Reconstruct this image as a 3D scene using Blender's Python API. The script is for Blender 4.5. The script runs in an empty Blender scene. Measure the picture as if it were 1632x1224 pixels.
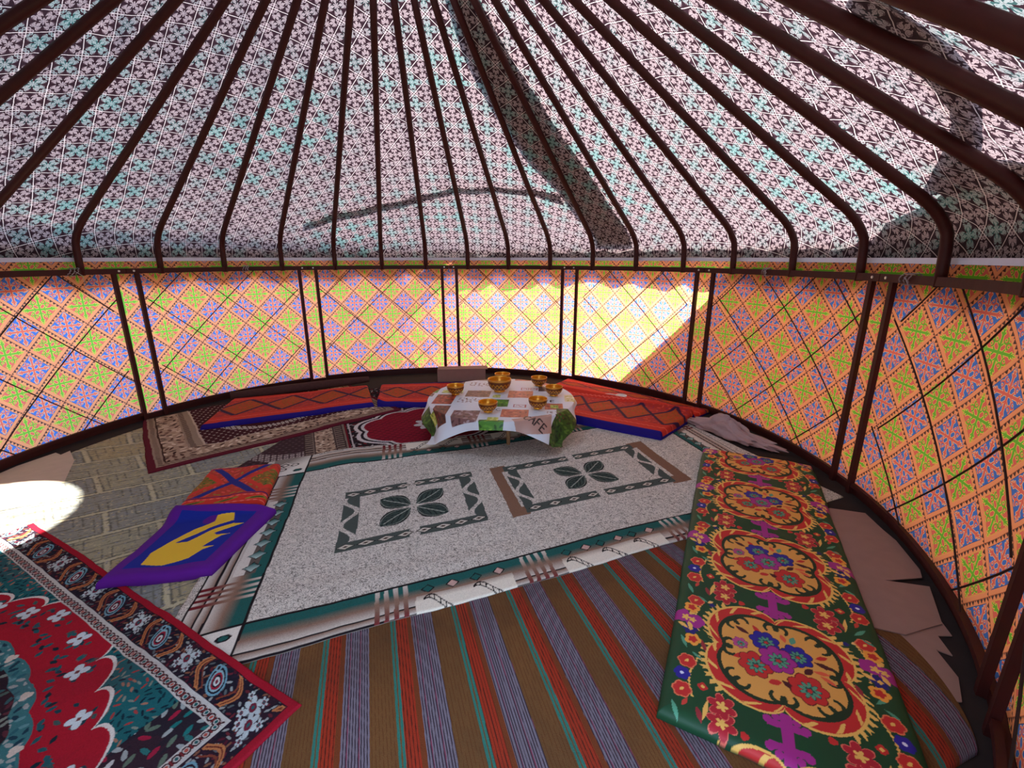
import bpy, math, random
import numpy as np
from mathutils import Vector, Matrix

# ------------------------------------------------------------ camera, sky, sun, exposure
SC = bpy.context.scene
COL = SC.collection
cam_d = bpy.data.cameras.new('camera')
cam = bpy.data.objects.new('camera', cam_d)
COL.objects.link(cam)
cam.location = (0, 0, 1.55)
cam.rotation_euler = (math.radians(90) - 0.2675, 0, 0)
cam_d.sensor_width = 36.0
cam_d.lens = 735.66 / 1632 * 36.0
cam_d.clip_start = 0.02
SC.camera = cam

world = bpy.data.worlds.new('sky')
SC.world = world
world.use_nodes = True
bg = world.node_tree.nodes['Background']
bg.inputs['Color'].default_value = (0.55, 0.74, 1.0, 1)
bg.inputs['Strength'].default_value = 3.2

sun_d = bpy.data.lights.new('sun', 'SUN')
sun_d.energy = 22.0
sun_d.angle = math.radians(0.7)
sun_d.color = (1.0, 0.95, 0.89)
sun = bpy.data.objects.new('sun', sun_d)
COL.objects.link(sun)
_az, _el = math.radians(73), math.radians(52)
_d = Vector((math.sin(_az) * math.cos(_el), math.cos(_az) * math.cos(_el), math.sin(_el)))
sun.rotation_euler = _d.to_track_quat('Z', 'Y').to_euler()
sun.location = (4, 4, 8)

SC.view_settings.view_transform = 'Standard'
SC.view_settings.look = 'None'
SC.view_settings.gamma = 1
SC.view_settings.use_curve_mapping = False
SC.view_settings.exposure = 0.68

CX, CY, R = -0.76, 3.16, 3.10        # yurt axis and wall radius
RB, ZB, SL = 2.98, 1.798, 0.72       # rib bend radius and height, roof slope
RC = 0.66                            # crown ring radius
DOOR = (152.0, 181.0)                # doorway, degrees round the wall
rnd = random.Random(7)


def lin(c):
    c = np.asarray(c, float) / 255.0
    return np.where(c <= 0.04045, c / 12.92, ((c + 0.055) / 1.055) ** 2.4)


def cyl(deg, r, z):
    a = math.radians(deg)
    return (CX + r * math.sin(a), CY + r * math.cos(a), z)


# ------------------------------------------------------------ objects
def tag(o, label=None, cat=None, group=None, kind=None):
    if label: o['label'] = label
    if cat: o['category'] = cat
    if group: o['group'] = group
    if kind: o['kind'] = kind
    return o


def empty(name, loc=(0, 0, 0), rz=0.0):
    o = bpy.data.objects.new(name, None)
    COL.objects.link(o)
    o.location = loc
    o.rotation_euler = (0, 0, rz)
    o.empty_display_size = 0.05
    return o


def mesh_obj(name, verts, faces, mat, parent=None, col=None, uv=None, smooth=True, matidx=None):
    """verts (N,3) array, faces list of arrays/lists; col = per-vertex RGBA; uv = per-vertex metres."""
    me = bpy.data.meshes.new(name)
    verts = np.asarray(verts, np.float32)
    if isinstance(faces, np.ndarray):
        n = faces.shape[1]
        me.vertices.add(len(verts))
        me.vertices.foreach_set('co', verts.ravel())
        me.loops.add(faces.size)
        me.loops.foreach_set('vertex_index', faces.ravel().astype(np.int32))
        me.polygons.add(len(faces))
        me.polygons.foreach_set('loop_start', np.arange(0, faces.size, n, dtype=np.int32))
        me.polygons.foreach_set('loop_total', np.full(len(faces), n, np.int32))
        me.update(calc_edges=True)
    else:
        me.from_pydata([tuple(map(float, v)) for v in verts], [], [list(map(int, f)) for f in faces])
        me.update()
    if smooth:
        me.polygons.foreach_set('use_smooth', np.ones(len(me.polygons), bool))
    if col is not None:
        a = me.color_attributes.new('Dye', 'FLOAT_COLOR', 'POINT')
        a.data.foreach_set('color', np.asarray(col, np.float32).ravel())
    if uv is not None:
        l = me.uv_layers.new(name='UVMap')
        li = np.empty(len(me.loops), np.int32)
        me.loops.foreach_get('vertex_index', li)
        l.data.foreach_set('uv', np.asarray(uv, np.float32)[li].ravel())
    mats = mat if isinstance(mat, (list, tuple)) else [mat]
    for m in mats: me.materials.append(m)
    if matidx is not None:
        me.polygons.foreach_set('material_index', np.asarray(matidx, np.int32))
    o = bpy.data.objects.new(name, me)
    COL.objects.link(o)
    if parent: o.parent = parent
    return o


class MB:
    def __init__(s): s.v = []; s.f = []

    def add(s, vs, fs):
        b = len(s.v)
        s.v += [tuple(v) for v in vs]
        s.f += [[b + i for i in f] for f in fs]

    def box(s, c, size, rot=None):
        hx, hy, hz = size[0] / 2, size[1] / 2, size[2] / 2
        vs = [Vector((x, y, z)) for x in (-hx, hx) for y in (-hy, hy) for z in (-hz, hz)]
        if rot is not None: vs = [rot @ v for v in vs]
        vs = [v + Vector(c) for v in vs]
        s.add(vs, [(0, 1, 3, 2), (4, 6, 7, 5), (0, 4, 5, 1), (2, 3, 7, 6), (0, 2, 6, 4), (1, 5, 7, 3)])
        return s

    def tube(s, pts, r, n=8, square=False):
        pts = [Vector(p) for p in pts]
        rs = r if isinstance(r, (list, tuple)) else [r] * len(pts)
        b = len(s.v)
        up = None
        for i, p in enumerate(pts):
            t = (pts[min(i + 1, len(pts) - 1)] - pts[max(i - 1, 0)]).normalized()
            if up is None:
                up = Vector((0, 0, 1)) if abs(t.z) < 0.9 else Vector((1, 0, 0))
            x = t.cross(up).normalized(); up = x.cross(t).normalized()
            for k in range(n):
                a = 2 * math.pi * (k + (0.5 if square else 0)) / n
                s.v.append(tuple(p + (x * math.cos(a) + up * math.sin(a)) * rs[i]))
        for i in range(len(pts) - 1):
            for k in range(n):
                k2 = (k + 1) % n
                s.f.append([b + i * n + k, b + i * n + k2, b + (i + 1) * n + k2, b + (i + 1) * n + k])
        s.f.append([b + k for k in range(n)][::-1])
        s.f.append([b + (len(pts) - 1) * n + k for k in range(n)])
        return s

    def lathe(s, prof, n=40, c=(0, 0, 0)):
        b = len(s.v)
        for r, z in prof:
            for k in range(n):
                a = 2 * math.pi * k / n
                s.v.append((c[0] + r * math.cos(a), c[1] + r * math.sin(a), c[2] + z))
        for i in range(len(prof) - 1):
            for k in range(n):
                k2 = (k + 1) % n
                s.f.append([b + i * n + k, b + i * n + k2, b + (i + 1) * n + k2, b + (i + 1) * n + k])
        return s

    def arcbar(s, d0, d1, r0, r1, z0, z1, n=12):
        """a flat bar bent round the yurt wall"""
        b = len(s.v)
        for i in range(n + 1):
            d = d0 + (d1 - d0) * i / n
            for r, z in ((r0, z0), (r1, z0), (r1, z1), (r0, z1)):
                s.v.append(cyl(d, r, z))
        for i in range(n):
            for k in range(4):
                k2 = (k + 1) % 4
                s.f.append([b + i * 4 + k, b + i * 4 + k2, b + (i + 1) * 4 + k2, b + (i + 1) * 4 + k])
        s.f.append([b, b + 3, b + 2, b + 1]); e = b + n * 4
        s.f.append([e, e + 1, e + 2, e + 3])
        return s

    def build(s, name, mat, parent=None, smooth=False):
        return mesh_obj(name, s.v, s.f, mat, parent, smooth=smooth)


# ------------------------------------------------------------ node maths
class X:
    """a socket that can be computed with, each operation one Math node"""
    tree = None

    def __init__(s, sock): s.s = sock

    @staticmethod
    def op(o, *a, clamp=False):
        n = X.tree.nodes.new('ShaderNodeMath'); n.operation = o; n.use_clamp = clamp
        for i, q in enumerate(a):
            if isinstance(q, X): X.tree.links.new(q.s, n.inputs[i])
            else: n.inputs[i].default_value = float(q)
        return X(n.outputs[0])
    def __add__(s, o): return X.op('ADD', s, o)
    __radd__ = __add__
    def __sub__(s, o): return X.op('SUBTRACT', s, o)
    def __rsub__(s, o): return X.op('SUBTRACT', o, s)
    def __mul__(s, o): return X.op('MULTIPLY', s, o)
    __rmul__ = __mul__
    def __truediv__(s, o): return X.op('DIVIDE', s, o)
    def __neg__(s): return X.op('MULTIPLY', s, -1)
    def __lt__(s, o): return X.op('LESS_THAN', s, o)
    def __gt__(s, o): return X.op('GREATER_THAN', s, o)


def xabs(a): return X.op('ABSOLUTE', a)
def xmin(a, *b):
    for q in b: a = X.op('MINIMUM', a, q)
    return a
def xmax(a, b): return X.op('MAXIMUM', a, b)
def xsq(a): return X.op('MULTIPLY', a, a)
def xlen(a, b): return X.op('SQRT', X.op('MULTIPLY_ADD', a, a, xsq(b)))
def xfract(a): return X.op('FRACT', a)
def xfloor(a): return X.op('FLOOR', a)
def xseg(x, y, x0, y0, x1, y1):
    dx, dy = x1 - x0, y1 - y0; L2 = dx * dx + dy * dy
    px, py = x - x0, y - y0
    h = X.op('ADD', px * (dx / L2), py * (dy / L2), clamp=True)
    return xlen(px - h * dx, py - h * dy)


def mixc(fac, a, b, blend='MIX'):
    t = X.tree
    n = t.nodes.new('ShaderNodeMix'); n.data_type = 'RGBA'; n.blend_type = blend
    if isinstance(fac, X): t.links.new(fac.s, n.inputs[0])
    else: n.inputs[0].default_value = fac
    for q, i in ((a, 6), (b, 7)):
        if isinstance(q, (tuple, list, np.ndarray)): n.inputs[i].default_value = (*[float(v) for v in q[:3]], 1)
        else: t.links.new(q, n.inputs[i])
    return n.outputs[2]


def noise(vec, scale, detail=2.0, rough=0.5, dist=0.0):
    n = X.tree.nodes.new('ShaderNodeTexNoise')
    n.inputs['Scale'].default_value = scale; n.inputs['Detail'].default_value = detail
    n.inputs['Roughness'].default_value = rough; n.inputs['Distortion'].default_value = dist
    if vec is not None: X.tree.links.new(vec, n.inputs['Vector'])
    return X(n.outputs['Fac'])


def new_mat(name):
    m = bpy.data.materials.new(name); m.use_nodes = True
    t = m.node_tree; t.nodes.clear(); X.tree = t
    out = t.nodes.new('ShaderNodeOutputMaterial')
    return m, t, out


def bump(height, strength=0.3, dist=0.01):
    b = X.tree.nodes.new('ShaderNodeBump')
    b.inputs['Strength'].default_value = strength; b.inputs['Distance'].default_value = dist
    X.tree.links.new(height.s, b.inputs['Height'])
    return b.outputs[0]


def principled(t, out, color, rough=0.8, metal=0.0, normal=None, spec=0.3, sheen=0.0):
    p = t.nodes.new('ShaderNodeBsdfPrincipled')
    if isinstance(color, (tuple, list, np.ndarray)): p.inputs['Base Color'].default_value = (*[float(v) for v in color[:3]], 1)
    else: t.links.new(color, p.inputs['Base Color'])
    p.inputs['Roughness'].default_value = rough; p.inputs['Metallic'].default_value = metal
    p.inputs['Specular IOR Level'].default_value = spec
    if sheen: p.inputs['Sheen Weight'].default_value = sheen
    if normal is not None: t.links.new(normal, p.inputs['Normal'])
    t.links.new(p.outputs[0], out.inputs['Surface'])
    return p


def objco():
    return X.tree.nodes.new('ShaderNodeTexCoord').outputs['Object']


def plain(name, rgb, rough=0.7, metal=0.0, var=0.25, scale=30, bmp=0.1, spec=0.3):
    m, t, out = new_mat(name)
    c = lin(rgb)
    nz = noise(objco(), scale, 3)
    cc = mixc(nz, c * (1 - var), np.minimum(c * (1 + var), 1))
    principled(t, out, cc, rough, metal, bump(nz, bmp, 0.003), spec)
    return m


def dyed(name, rough=0.95, fibre=260, fstr=0.35, speck=False, spec=0.1, bstr=0.35):
    """cloth or carpet whose dyes sit on the mesh; pile and fibres are procedural"""
    m, t, out = new_mat(name)
    a = t.nodes.new('ShaderNodeAttribute'); a.attribute_name = 'Dye'
    co = objco()
    f = noise(co, fibre, 2)
    base = a.outputs['Color']
    if speck:
        w = noise(co, 48, 1.5, 0.5, 1.8)
        worm = X.op('MULTIPLY', X.op('SUBTRACT', 0.062, xabs(w - 0.47)), 24, clamp=True)
        k = worm * X(a.outputs['Alpha']) * 0.75
        base = mixc(k, base, lin((58, 50, 44)))
    m2 = X.op('MULTIPLY_ADD', f, fstr * 2, 1 - fstr)
    vm = t.nodes.new('ShaderNodeVectorMath'); vm.operation = 'SCALE'
    t.links.new(base, vm.inputs[0]); t.links.new(m2.s, vm.inputs['Scale'])
    principled(t, out, vm.outputs[0], rough, 0, bump(f, bstr, 0.004), spec)
    return m


def cross_masks(Xc, Yc):
    """ram's-horn cross: arms along the axes, a pair of scrolls beside each arm (folded domain)"""
    arm = xmin(xseg(Xc, Yc, 0, 0, 0.72, 0) - 0.058, xseg(Xc, Yc, 0.58, 0.0, 0.70, 0.10) - 0.034,
               xseg(Xc, Yc, 0.72, 0.0, 0.82, 0.075) - 0.026, xseg(Xc, Yc, 0.78, 0, 0.93, 0.0) - 0.026,
               xseg(Xc, Yc, 0.22, 0.03, 0.33, 0.15) - 0.035)
    px, py = Xc - 0.455, Yc - 0.265
    d = xlen(px, py)
    cut = (px * 0.80 + py * -0.60) < 0.07
    ring = (xabs(d - 0.118) < 0.030) * cut
    dot = xlen(px - 0.01, py + 0.015) < 0.042
    inside = xmax(xmax(arm < 0, ring), dot)
    line = xmax(xabs(arm - 0.007) < 0.0095, (xabs(d - 0.154) < 0.0105) * cut)
    line = xmax(line, (xabs(xlen(px - 0.01, py + 0.015) - 0.050) < 0.009))
    line = line * (1.0 - ring)
    return inside, line


def translucent_mix(t, out, col, tr, rough=0.8, normal=None, tint=None, wash=0.0):
    d = t.nodes.new('ShaderNodeBsdfPrincipled')
    t.links.new(col, d.inputs['Base Color'])
    d.inputs['Roughness'].default_value = rough; d.inputs['Specular IOR Level'].default_value = 0.15
    tl = t.nodes.new('ShaderNodeBsdfTranslucent')
    c2 = mixc(1.0, mixc(wash, col, (1, 1, 1)), tint, 'MULTIPLY') if tint is not None else col
    t.links.new(c2, tl.inputs['Color'])
    if normal is not None:
        t.links.new(normal, d.inputs['Normal']); t.links.new(normal, tl.inputs['Normal'])
    mx = t.nodes.new('ShaderNodeMixShader')
    mx.inputs[0].default_value = tr
    t.links.new(d.outputs[0], mx.inputs[1]); t.links.new(tl.outputs[0], mx.inputs[2])
    t.links.new(mx.outputs[0], out.inputs['Surface'])


def wall_material():
    m, t, out = new_mat('printed_wall_cloth')
    uvn = t.nodes.new('ShaderNodeUVMap'); uvn.uv_map = 'UVMap'
    sp = t.nodes.new('ShaderNodeSeparateXYZ'); t.links.new(uvn.outputs[0], sp.inputs[0])
    P = 0.314
    x = (X(sp.outputs[0]) - 0.887) / P
    y = (X(sp.outputs[1]) - 0.985) / P
    a = x + y; b = y - x                       # rotated lattice, one cell per unit
    a = a + 0.5; b = b + 0.5
    ia, ib = xfloor(a), xfloor(b)
    la, lb = a - ia - 0.5, b - ib - 0.5
    par = X.op('MODULO', xabs(ia + ib), 2) > 0.5       # rows: blue / coral
    K = 0.40
    lx, ly = (la - lb), (la + lb)
    fx, fy = xabs(lx) / (2 * K), xabs(ly) / (2 * K)
    Xc, Yc = xmax(fx, fy), xmin(fx, fy)
    inside, line = cross_masks(Xc, Yc)
    edge = xmax(xabs(la), xabs(lb))
    # background blob behind the cross: second colour creeping in from the tile's sides
    blob = (xlen(Xc - 0.52, Yc - 0.50) - 0.13)
    blue_bg = lin((24, 108, 206)); coral = lin((224, 98, 84)); green = lin((96, 184, 16))
    orange = lin((238, 150, 98)); cream = lin((250, 214, 150)); yell = lin((244, 226, 90)); brown = lin((52, 20, 14))
    bluec = mixc(inside, blue_bg, coral)
    bluec = mixc(line, bluec, cream)
    corc = mixc(inside, coral, green)
    corc = mixc(line, corc, yell)
    tile = mixc(par, bluec, corc)
    rim = (edge > K - 0.012)
    tile = mixc(rim, tile, mixc(par, lin((20, 50, 120)), lin((225, 190, 60))))
    # saw-toothed orange bands
    amin = xmin(xabs(la), xabs(lb))
    tooth = xabs(xfract(amin * 8.0 + 0.25) - 0.5) * 2.0
    dist_c = 0.5 - edge
    zig = dist_c < (tooth * 0.088)
    # dark teeth on one side only of each seam
    side = xmax((xabs(la) > xabs(lb)) * (la > 0), (xabs(lb) > xabs(la)) * (lb > 0))
    band = mixc(zig * side, orange, brown)
    isband = edge > K
    col = mixc(isband, tile, band)
    col = mixc((dist_c < 0.006), col, lin((170, 80, 40)))
    w = noise(objco(), 3.0, 3)
    bt = bump(noise(objco(), 9.0, 3), 0.25, 0.02)
    col = mixc(w * 0.16, col, lin((120, 60, 40)))
    translucent_mix(t, out, col, 0.50, 0.7, bt, tint=lin((240, 240, 240)), wash=0.06)
    return m


def roof_material():
    m, t, out = new_mat('printed_roof_cloth')
    uvn = t.nodes.new('ShaderNodeUVMap'); uvn.uv_map = 'UVMap'
    sp = t.nodes.new('ShaderNodeSeparateXYZ'); t.links.new(uvn.outputs[0], sp.inputs[0])
    P = 0.150
    c = math.sqrt(0.5) / P
    x = (X(sp.outputs[0]) + X(sp.outputs[1])) * c
    y = (X(sp.outputs[1]) - X(sp.outputs[0])) * c
    ix, iy = xfloor(x), xfloor(y)
    lx, ly = (x - ix - 0.5) * 2, (y - iy - 0.5) * 2     # cell edge at 1
    fx, fy = xabs(lx), xabs(ly)
    A, B = xmax(fx, fy), xmin(fx, fy)                   # folded octant
    # scrolls
    s = xmin(xseg(A, B, 0.0, 0.0, 0.42, 0.0) - 0.045,
             xseg(A, B, 0.42, 0.0, 0.55, 0.16) - 0.035,
             xseg(A, B, 0.12, 0.10, 0.52, 0.50) - 0.030)
    r1 = xabs(xlen(A - 0.66, B - 0.30) - 0.155) - 0.034
    r1 = xmax(r1, ((A - 0.66) * 0.7 + (B - 0.30) * -0.7) - 0.09)
    r2 = xabs(xlen(A - 0.64, B - 0.30) - 0.055) - 0.030
    r3 = xabs(xlen(A - 0.86, B - 0.66) - 0.11) - 0.032
    r4 = xabs(xlen(A - 0.30, B - 0.30) - 0.10) - 0.028
    s = xmin(s, r1, r2, r3, r4)
    ln = s < 0.004
    fill = (xlen(A - 0.66, B - 0.30) < 0.17)
    fill = xmax(fill, xlen(A - 0.86, B - 0.70) < 0.14)
    tn = X.op('MULTIPLY_ADD', noise(objco(), 0.9, 2), 3.2, -1.1, clamp=True)
    teal = (X.op('MODULO', xabs(ix + iy), 2) > 0.5) * tn
    core = (xlen(A - 0.30, B - 0.12) < 0.22)
    dark = lin((34, 20, 26)); pale = lin((142, 132, 136)); mid = lin((78, 64, 70)); tl = lin((46, 92, 90))
    palet = lin((112, 142, 141))
    base = mixc(fill, dark, mid)
    base = mixc(teal * core, base, tl)
    linec = mixc(teal, pale, palet)
    col = mixc(ln, base, linec)
    dash = (B < 0.075) * (A > 0.30) * (A < 0.93)
    col = mixc(dash, col, dark)
    grid = A > 0.968
    col = mixc(grid, col, lin((180, 174, 174)))
    n1 = noise(objco(), 1.3, 3)
    col = mixc(n1 * 0.2, col, lin((70, 62, 72)))
    bt = bump(noise(objco(), 4.0, 4), 0.6, 0.05)
    translucent_mix(t, out, col, 0.31, 0.75, bt, tint=lin((255, 240, 236)))
    return m


M = {}
M['wall'] = wall_material()
M['roof'] = roof_material()
M['steel'] = plain('brown_painted_steel', (60, 17, 14), 0.55, 0.0, 0.3, 25, 0.15, 0.3)
M['rod'] = plain('dark_rod', (44, 20, 16), 0.6, 0.0, 0.3, 25, 0.1)
M['bolt'] = plain('zinc_bolt', (215, 215, 215), 0.35, 0.8, 0.1)
M['wire'] = plain('wire_tie', (165, 155, 160), 0.4, 0.6, 0.2)
M['hem'] = plain('white_hem', (225, 225, 238), 0.8, 0, 0.06)
M['earth'] = plain('trodden_earth', (44, 34, 32), 0.95, 0, 0.35, 9, 0.5)
M['outside'] = plain('dry_steppe', (120, 104, 80), 0.95, 0, 0.3, 3, 0.5)
M['felt'] = plain('grey_felt', (92, 84, 78), 0.95, 0, 0.2, 40, 0.5)
M['card'] = plain('cardboard', (150, 118, 108), 0.85, 0, 0.12, 14, 0.1)
M['cardlight'] = plain('pale_cardboard', (196, 178, 160), 0.85, 0, 0.1, 14, 0.1)
M['carpet'] = dyed('carpet_pile', 0.95, 240, 0.28)
M['speck'] = dyed('speckled_carpet_pile', 0.95, 240, 0.28, speck=True)
M['cotton'] = dyed('printed_cotton', 0.8, 500, 0.10, spec=0.25, bstr=0.12)
M['satin'] = dyed('printed_satin', 0.55, 400, 0.08, spec=0.4, bstr=0.1)
M['oilcloth'] = dyed('oilcloth', 0.38, 300, 0.03, spec=0.5, bstr=0.05)
M['lino'] = dyed('worn_carpet', 0.75, 160, 0.3, spec=0.3)
M['gold'] = plain('gold_lacquer', (226, 156, 40), 0.25, 0.55, 0.12, 40, 0.05, 0.6)
M['white'] = plain('white_plastic', (225, 222, 220), 0.4, 0, 0.04)
M['wood'] = plain('table_wood', (150, 112, 76), 0.6, 0, 0.2, 20)


def thin_cover(name, rgb, tr):
    m, t, out = new_mat(name)
    n = noise(objco(), 20, 3)
    c = lin(rgb)
    col = mixc(n, c * 0.85, np.minimum(c * 1.15, 1))
    translucent_mix(t, out, col, tr, 0.9)
    return m


M['strap'] = thin_cover('felt_strap_cloth', (170, 160, 152), 0.7)
M['cover'] = thin_cover('outer_cover_cloth', (200, 192, 184), 0.65)


def bowl_exterior():
    m, t, out = new_mat('lacquered_bowl_outside')
    co = t.nodes.new('ShaderNodeTexCoord').outputs['Object']
    sp = t.nodes.new('ShaderNodeSeparateXYZ'); t.links.new(co, sp.inputs[0])
    x, y, z = (X(q) for q in sp.outputs)
    ang = X.op('ARCTAN2', y, x) * (9 / math.pi / 2 * 2)
    u = xabs(xfract(ang) - 0.5) * 2
    zz = X.op('DIVIDE', z, xlen(x, y))          # height over radius: the same band on every size of bowl
    g = xmax((xabs(zz - 0.62 - u * 0.16) < 0.05), (xabs(zz - 0.66 + u * 0.22) < 0.045))
    g = xmax(g, (zz > 0.98))
    g = xmax(g, xabs(zz - 0.36) < 0.03)
    col = mixc(g, lin((112, 56, 16)), lin((206, 140, 40)))
    principled(t, out, col, 0.3, 0.3, None, 0.6)
    return m


M['bowl'] = bowl_exterior()

# ------------------------------------------------------------ ground, floor
mb = MB(); mb.add([(-14, -12, -0.03), (12, -12, -0.03), (12, 18, -0.03), (-14, 18, -0.03)], [(0, 1, 2, 3)])
tag(mb.build('ground', M['outside']), kind='structure')
mb = MB()
n = 96
vs = [(CX, CY, 0)] + [cyl(360 * i / n, R + 0.12, 0) for i in range(n)] + [cyl(360 * i / n, R + 0.12, -0.06) for i in range(n)]
fs = [(0, 1 + (i + 1) % n, 1 + i) for i in range(n)] + [(1 + i, 1 + (i + 1) % n, 1 + n + (i + 1) % n, 1 + n + i) for i in range(n)]
mb.add(vs, fs)
tag(mb.build('floor', M['earth']), kind='structure')


# ------------------------------------------------------------ yurt shell
def wnoise(a, b, seed=0):
    r = np.random.RandomState(seed)
    o = np.zeros_like(a)
    for k in range(7):
        f = 1.5 * 1.6 ** k
        th = r.rand() * 6.28
        o += np.sin(a * f * math.cos(th) * 3 + b * f * math.sin(th) * 3 + r.rand() * 6.28) / (1 + k)
    return o / 2.5


def grid_faces(nv, nu):
    i = np.arange(nv - 1)[:, None] * nu + np.arange(nu - 1)[None, :]
    return np.stack([i, i + 1, i + nu + 1, i + nu], -1).reshape(-1, 4)


d0, d1 = DOOR[1] - 360, DOOR[0]
# wall cloth
nu, nv = 560, 36
ph = np.radians(np.linspace(d0, d1, nu))[None, :] * np.ones((nv, 1))
zz = np.linspace(0.0, 1.53, nv)[:, None] * np.ones((1, nu))
rr = R + 0.035 + 0.010 * wnoise(ph * 3.1, zz, 3) + 0.006 * np.sin(zz * 2.0 + ph * 9)
W = np.stack([CX + rr * np.sin(ph), CY + rr * np.cos(ph), zz], -1).reshape(-1, 3)
uv = np.stack([3.13 * ph, zz], -1).reshape(-1, 2)
tag(mesh_obj('wall_surround', W, grid_faces(nv, nu), M['wall'], uv=uv), kind='structure')

# roof cloth: skirt, bend, cone up to the crown
RIB0 = [-72.7, -60.7, -49.7, -38.7, -27.6, -17.1, -6.8, 3.4, 13.4, 23.7, 34.1, 44.4, 55.2, 65.9, 77.7, 90.0, 102.9]
RIBS = [-84.7, -96.6] + RIB0 + [115.6, 128.0, 140.0, 151.5, 163, 174.5, 186, 197.5, 209, 220, 231, 242, 253]
RIBS = sorted(RIBS)
rs_ = np.array(RIBS); rs_ = np.concatenate([rs_ - 360, rs_, rs_ + 360]); rs_.sort()
prof = [(3.165, 1.535), (3.16, 1.60), (3.135, 1.70), (3.095, 1.77), (3.03, 1.83)]
k = 44
for i in range(1, k + 1):
    r = 3.03 + (RC - 3.03) * i / k
    prof.append((r, 1.83 + SL * (3.03 - r)))
prof = np.array(prof)
sl = np.concatenate([[0], np.cumsum(np.hypot(*np.diff(prof, axis=0).T))]); sl = sl[-1] - sl + RC / 0.8115
nu = 1081
deg = np.linspace(-180 + 0.0, 180, nu)
j = np.searchsorted(rs_, deg)
lo, hi = rs_[j - 1], rs_[j]
tt = (deg - lo) / (hi - lo)
sag = 4 * tt * (1 - tt)
D = np.radians(deg)[None, :] * np.ones((len(prof), 1))
Rr = prof[:, 0][:, None] * np.ones((1, nu)); Zr = prof[:, 1][:, None] * np.ones((1, nu))
wf = np.clip((Rr - RC) / 1.0, 0, 1)
drop = (0.016 * sag[None, :] + 0.014 * wnoise(D * 4, Rr * 1.6, 5) + 0.006 * wnoise(D * 11, Rr * 4, 15)) * wf
Rr = Rr - drop * 0.6; Zr = Zr - drop * 0.75 * (prof[:, 1][:, None] > 1.75)
V = np.stack([CX + Rr * np.sin(D), CY + Rr * np.cos(D), Zr], -1)
uang = D * 0.8115
UV = np.stack([sl[:, None] * np.sin(uang), sl[:, None] * np.cos(uang)], -1)
F = grid_faces(len(prof), nu)
# leave the doorway open below the bend
fc = F % nu; fr = F // nu
dm = deg[fc].mean(1); dm = np.where(dm < 0, dm + 360, dm)
keep = ~((dm > DOOR[0]) & (dm < DOOR[1]) & (fr.max(1) <= 4))
tag(mesh_obj('ceiling', V.reshape(-1, 3), F[keep], M['roof'], uv=UV.reshape(-1, 2)), kind='structure')

# white hem where roof cloth meets wall cloth
mb = MB(); mb.arcbar(d0, d1, R + 0.022, R + 0.030, 1.515, 1.548, 120)
tag(mb.build('trim_1', M['hem']), kind='structure')
# dark steel kerb at the foot of the wall cloth
mb = MB(); mb.arcbar(d0, d1, R - 0.005, R + 0.02, 0.0, 0.05, 120)
tag(mb.build('baseboard_surround', M['steel']), kind='structure')

# wall frame sections between pairs of posts
PAIRS = [-163, -131, -98.6, -66.4, -33.6, -1.2, 28.6, 60.2, 94.0, 128.0, 152.6]
GAP = 1.75
words = ['left part of the wall behind the viewer', 'far left of the doorway side', 'left edge of the photo, running out of frame',
         'left wall, over the maroon and beige rug', 'left of centre, behind the left red quilted mat',
         'centre of the back wall, behind the low table', 'right of centre, over the right red quilted mats',
         'right wall, over the plastic bag', 'right wall beside the green quilt', 'right edge of the photo beside the doorway']
for i in range(len(PAIRS) - 1):
    a, b = PAIRS[i] + GAP, PAIRS[i + 1] - GAP
    e = empty('wall_frame_section', cyl((a + b) / 2, R, 0))
    tag(e, 'dark red steel wall frame with crossed rods, ' + words[i], 'wall frame', 'steel wall frame sections')
    L = Vector(e.location)

    def put(mb, name, mat):
        mb.v = [tuple(Vector(v) - L) for v in mb.v]
        return mb.build(name, mat, e)
    for pd in (a, b):
        q = MB(); w = math.degrees(0.0175 / R); q.arcbar(pd - w, pd + w, R - 0.035, R - 0.005, 0.0, 1.405, 1)
        put(q, 'post', M['steel'])
    q = MB(); q.arcbar(a - GAP * 0.97 * (i > 0), b + GAP * 0.97 * (i < len(PAIRS) - 2), R - 0.045, R - 0.005, 1.405, 1.452, 16); put(q, 'top_rail', M['steel'])
    q = MB(); q.arcbar(a, b, R - 0.03, R - 0.006, 0.052, 0.08, 16); put(q, 'bottom_rail', M['steel'])
    for bd in (a - GAP * 0.35, b + GAP * 0.35):
        q = MB(); c = Vector(cyl(bd, R - 0.045, 1.43)); inw = (Vector((CX, CY, 1.43)) - c).normalized()
        q.tube([c, c + inw * 0.006], 0.009, 10); put(q, 'bolt', M['bolt'])
    wd = b - a
    for sgn in (1, -1):
        for off in (-0.66, -0.22, 0.22, 0.66, 1.1):
            # rods leaning 40 degrees, clipped to the frame
            pts = []
            run = 1.35 / math.tan(math.radians(43)); rd = math.degrees(run / R)
            s0 = (a + off * wd) if sgn > 0 else (b - off * wd)
            for kk in range(13):
                f = kk / 12; dd = s0 + sgn * rd * f
                if a < dd < b: pts.append(cyl(dd, R - 0.012 + 0.006 * sgn, 0.06 + 1.35 * f))
            if len(pts) > 2:
                q = MB(); q.tube(pts, 0.0045, 6); put(q, 'lattice_rod', M['rod'])

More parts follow.
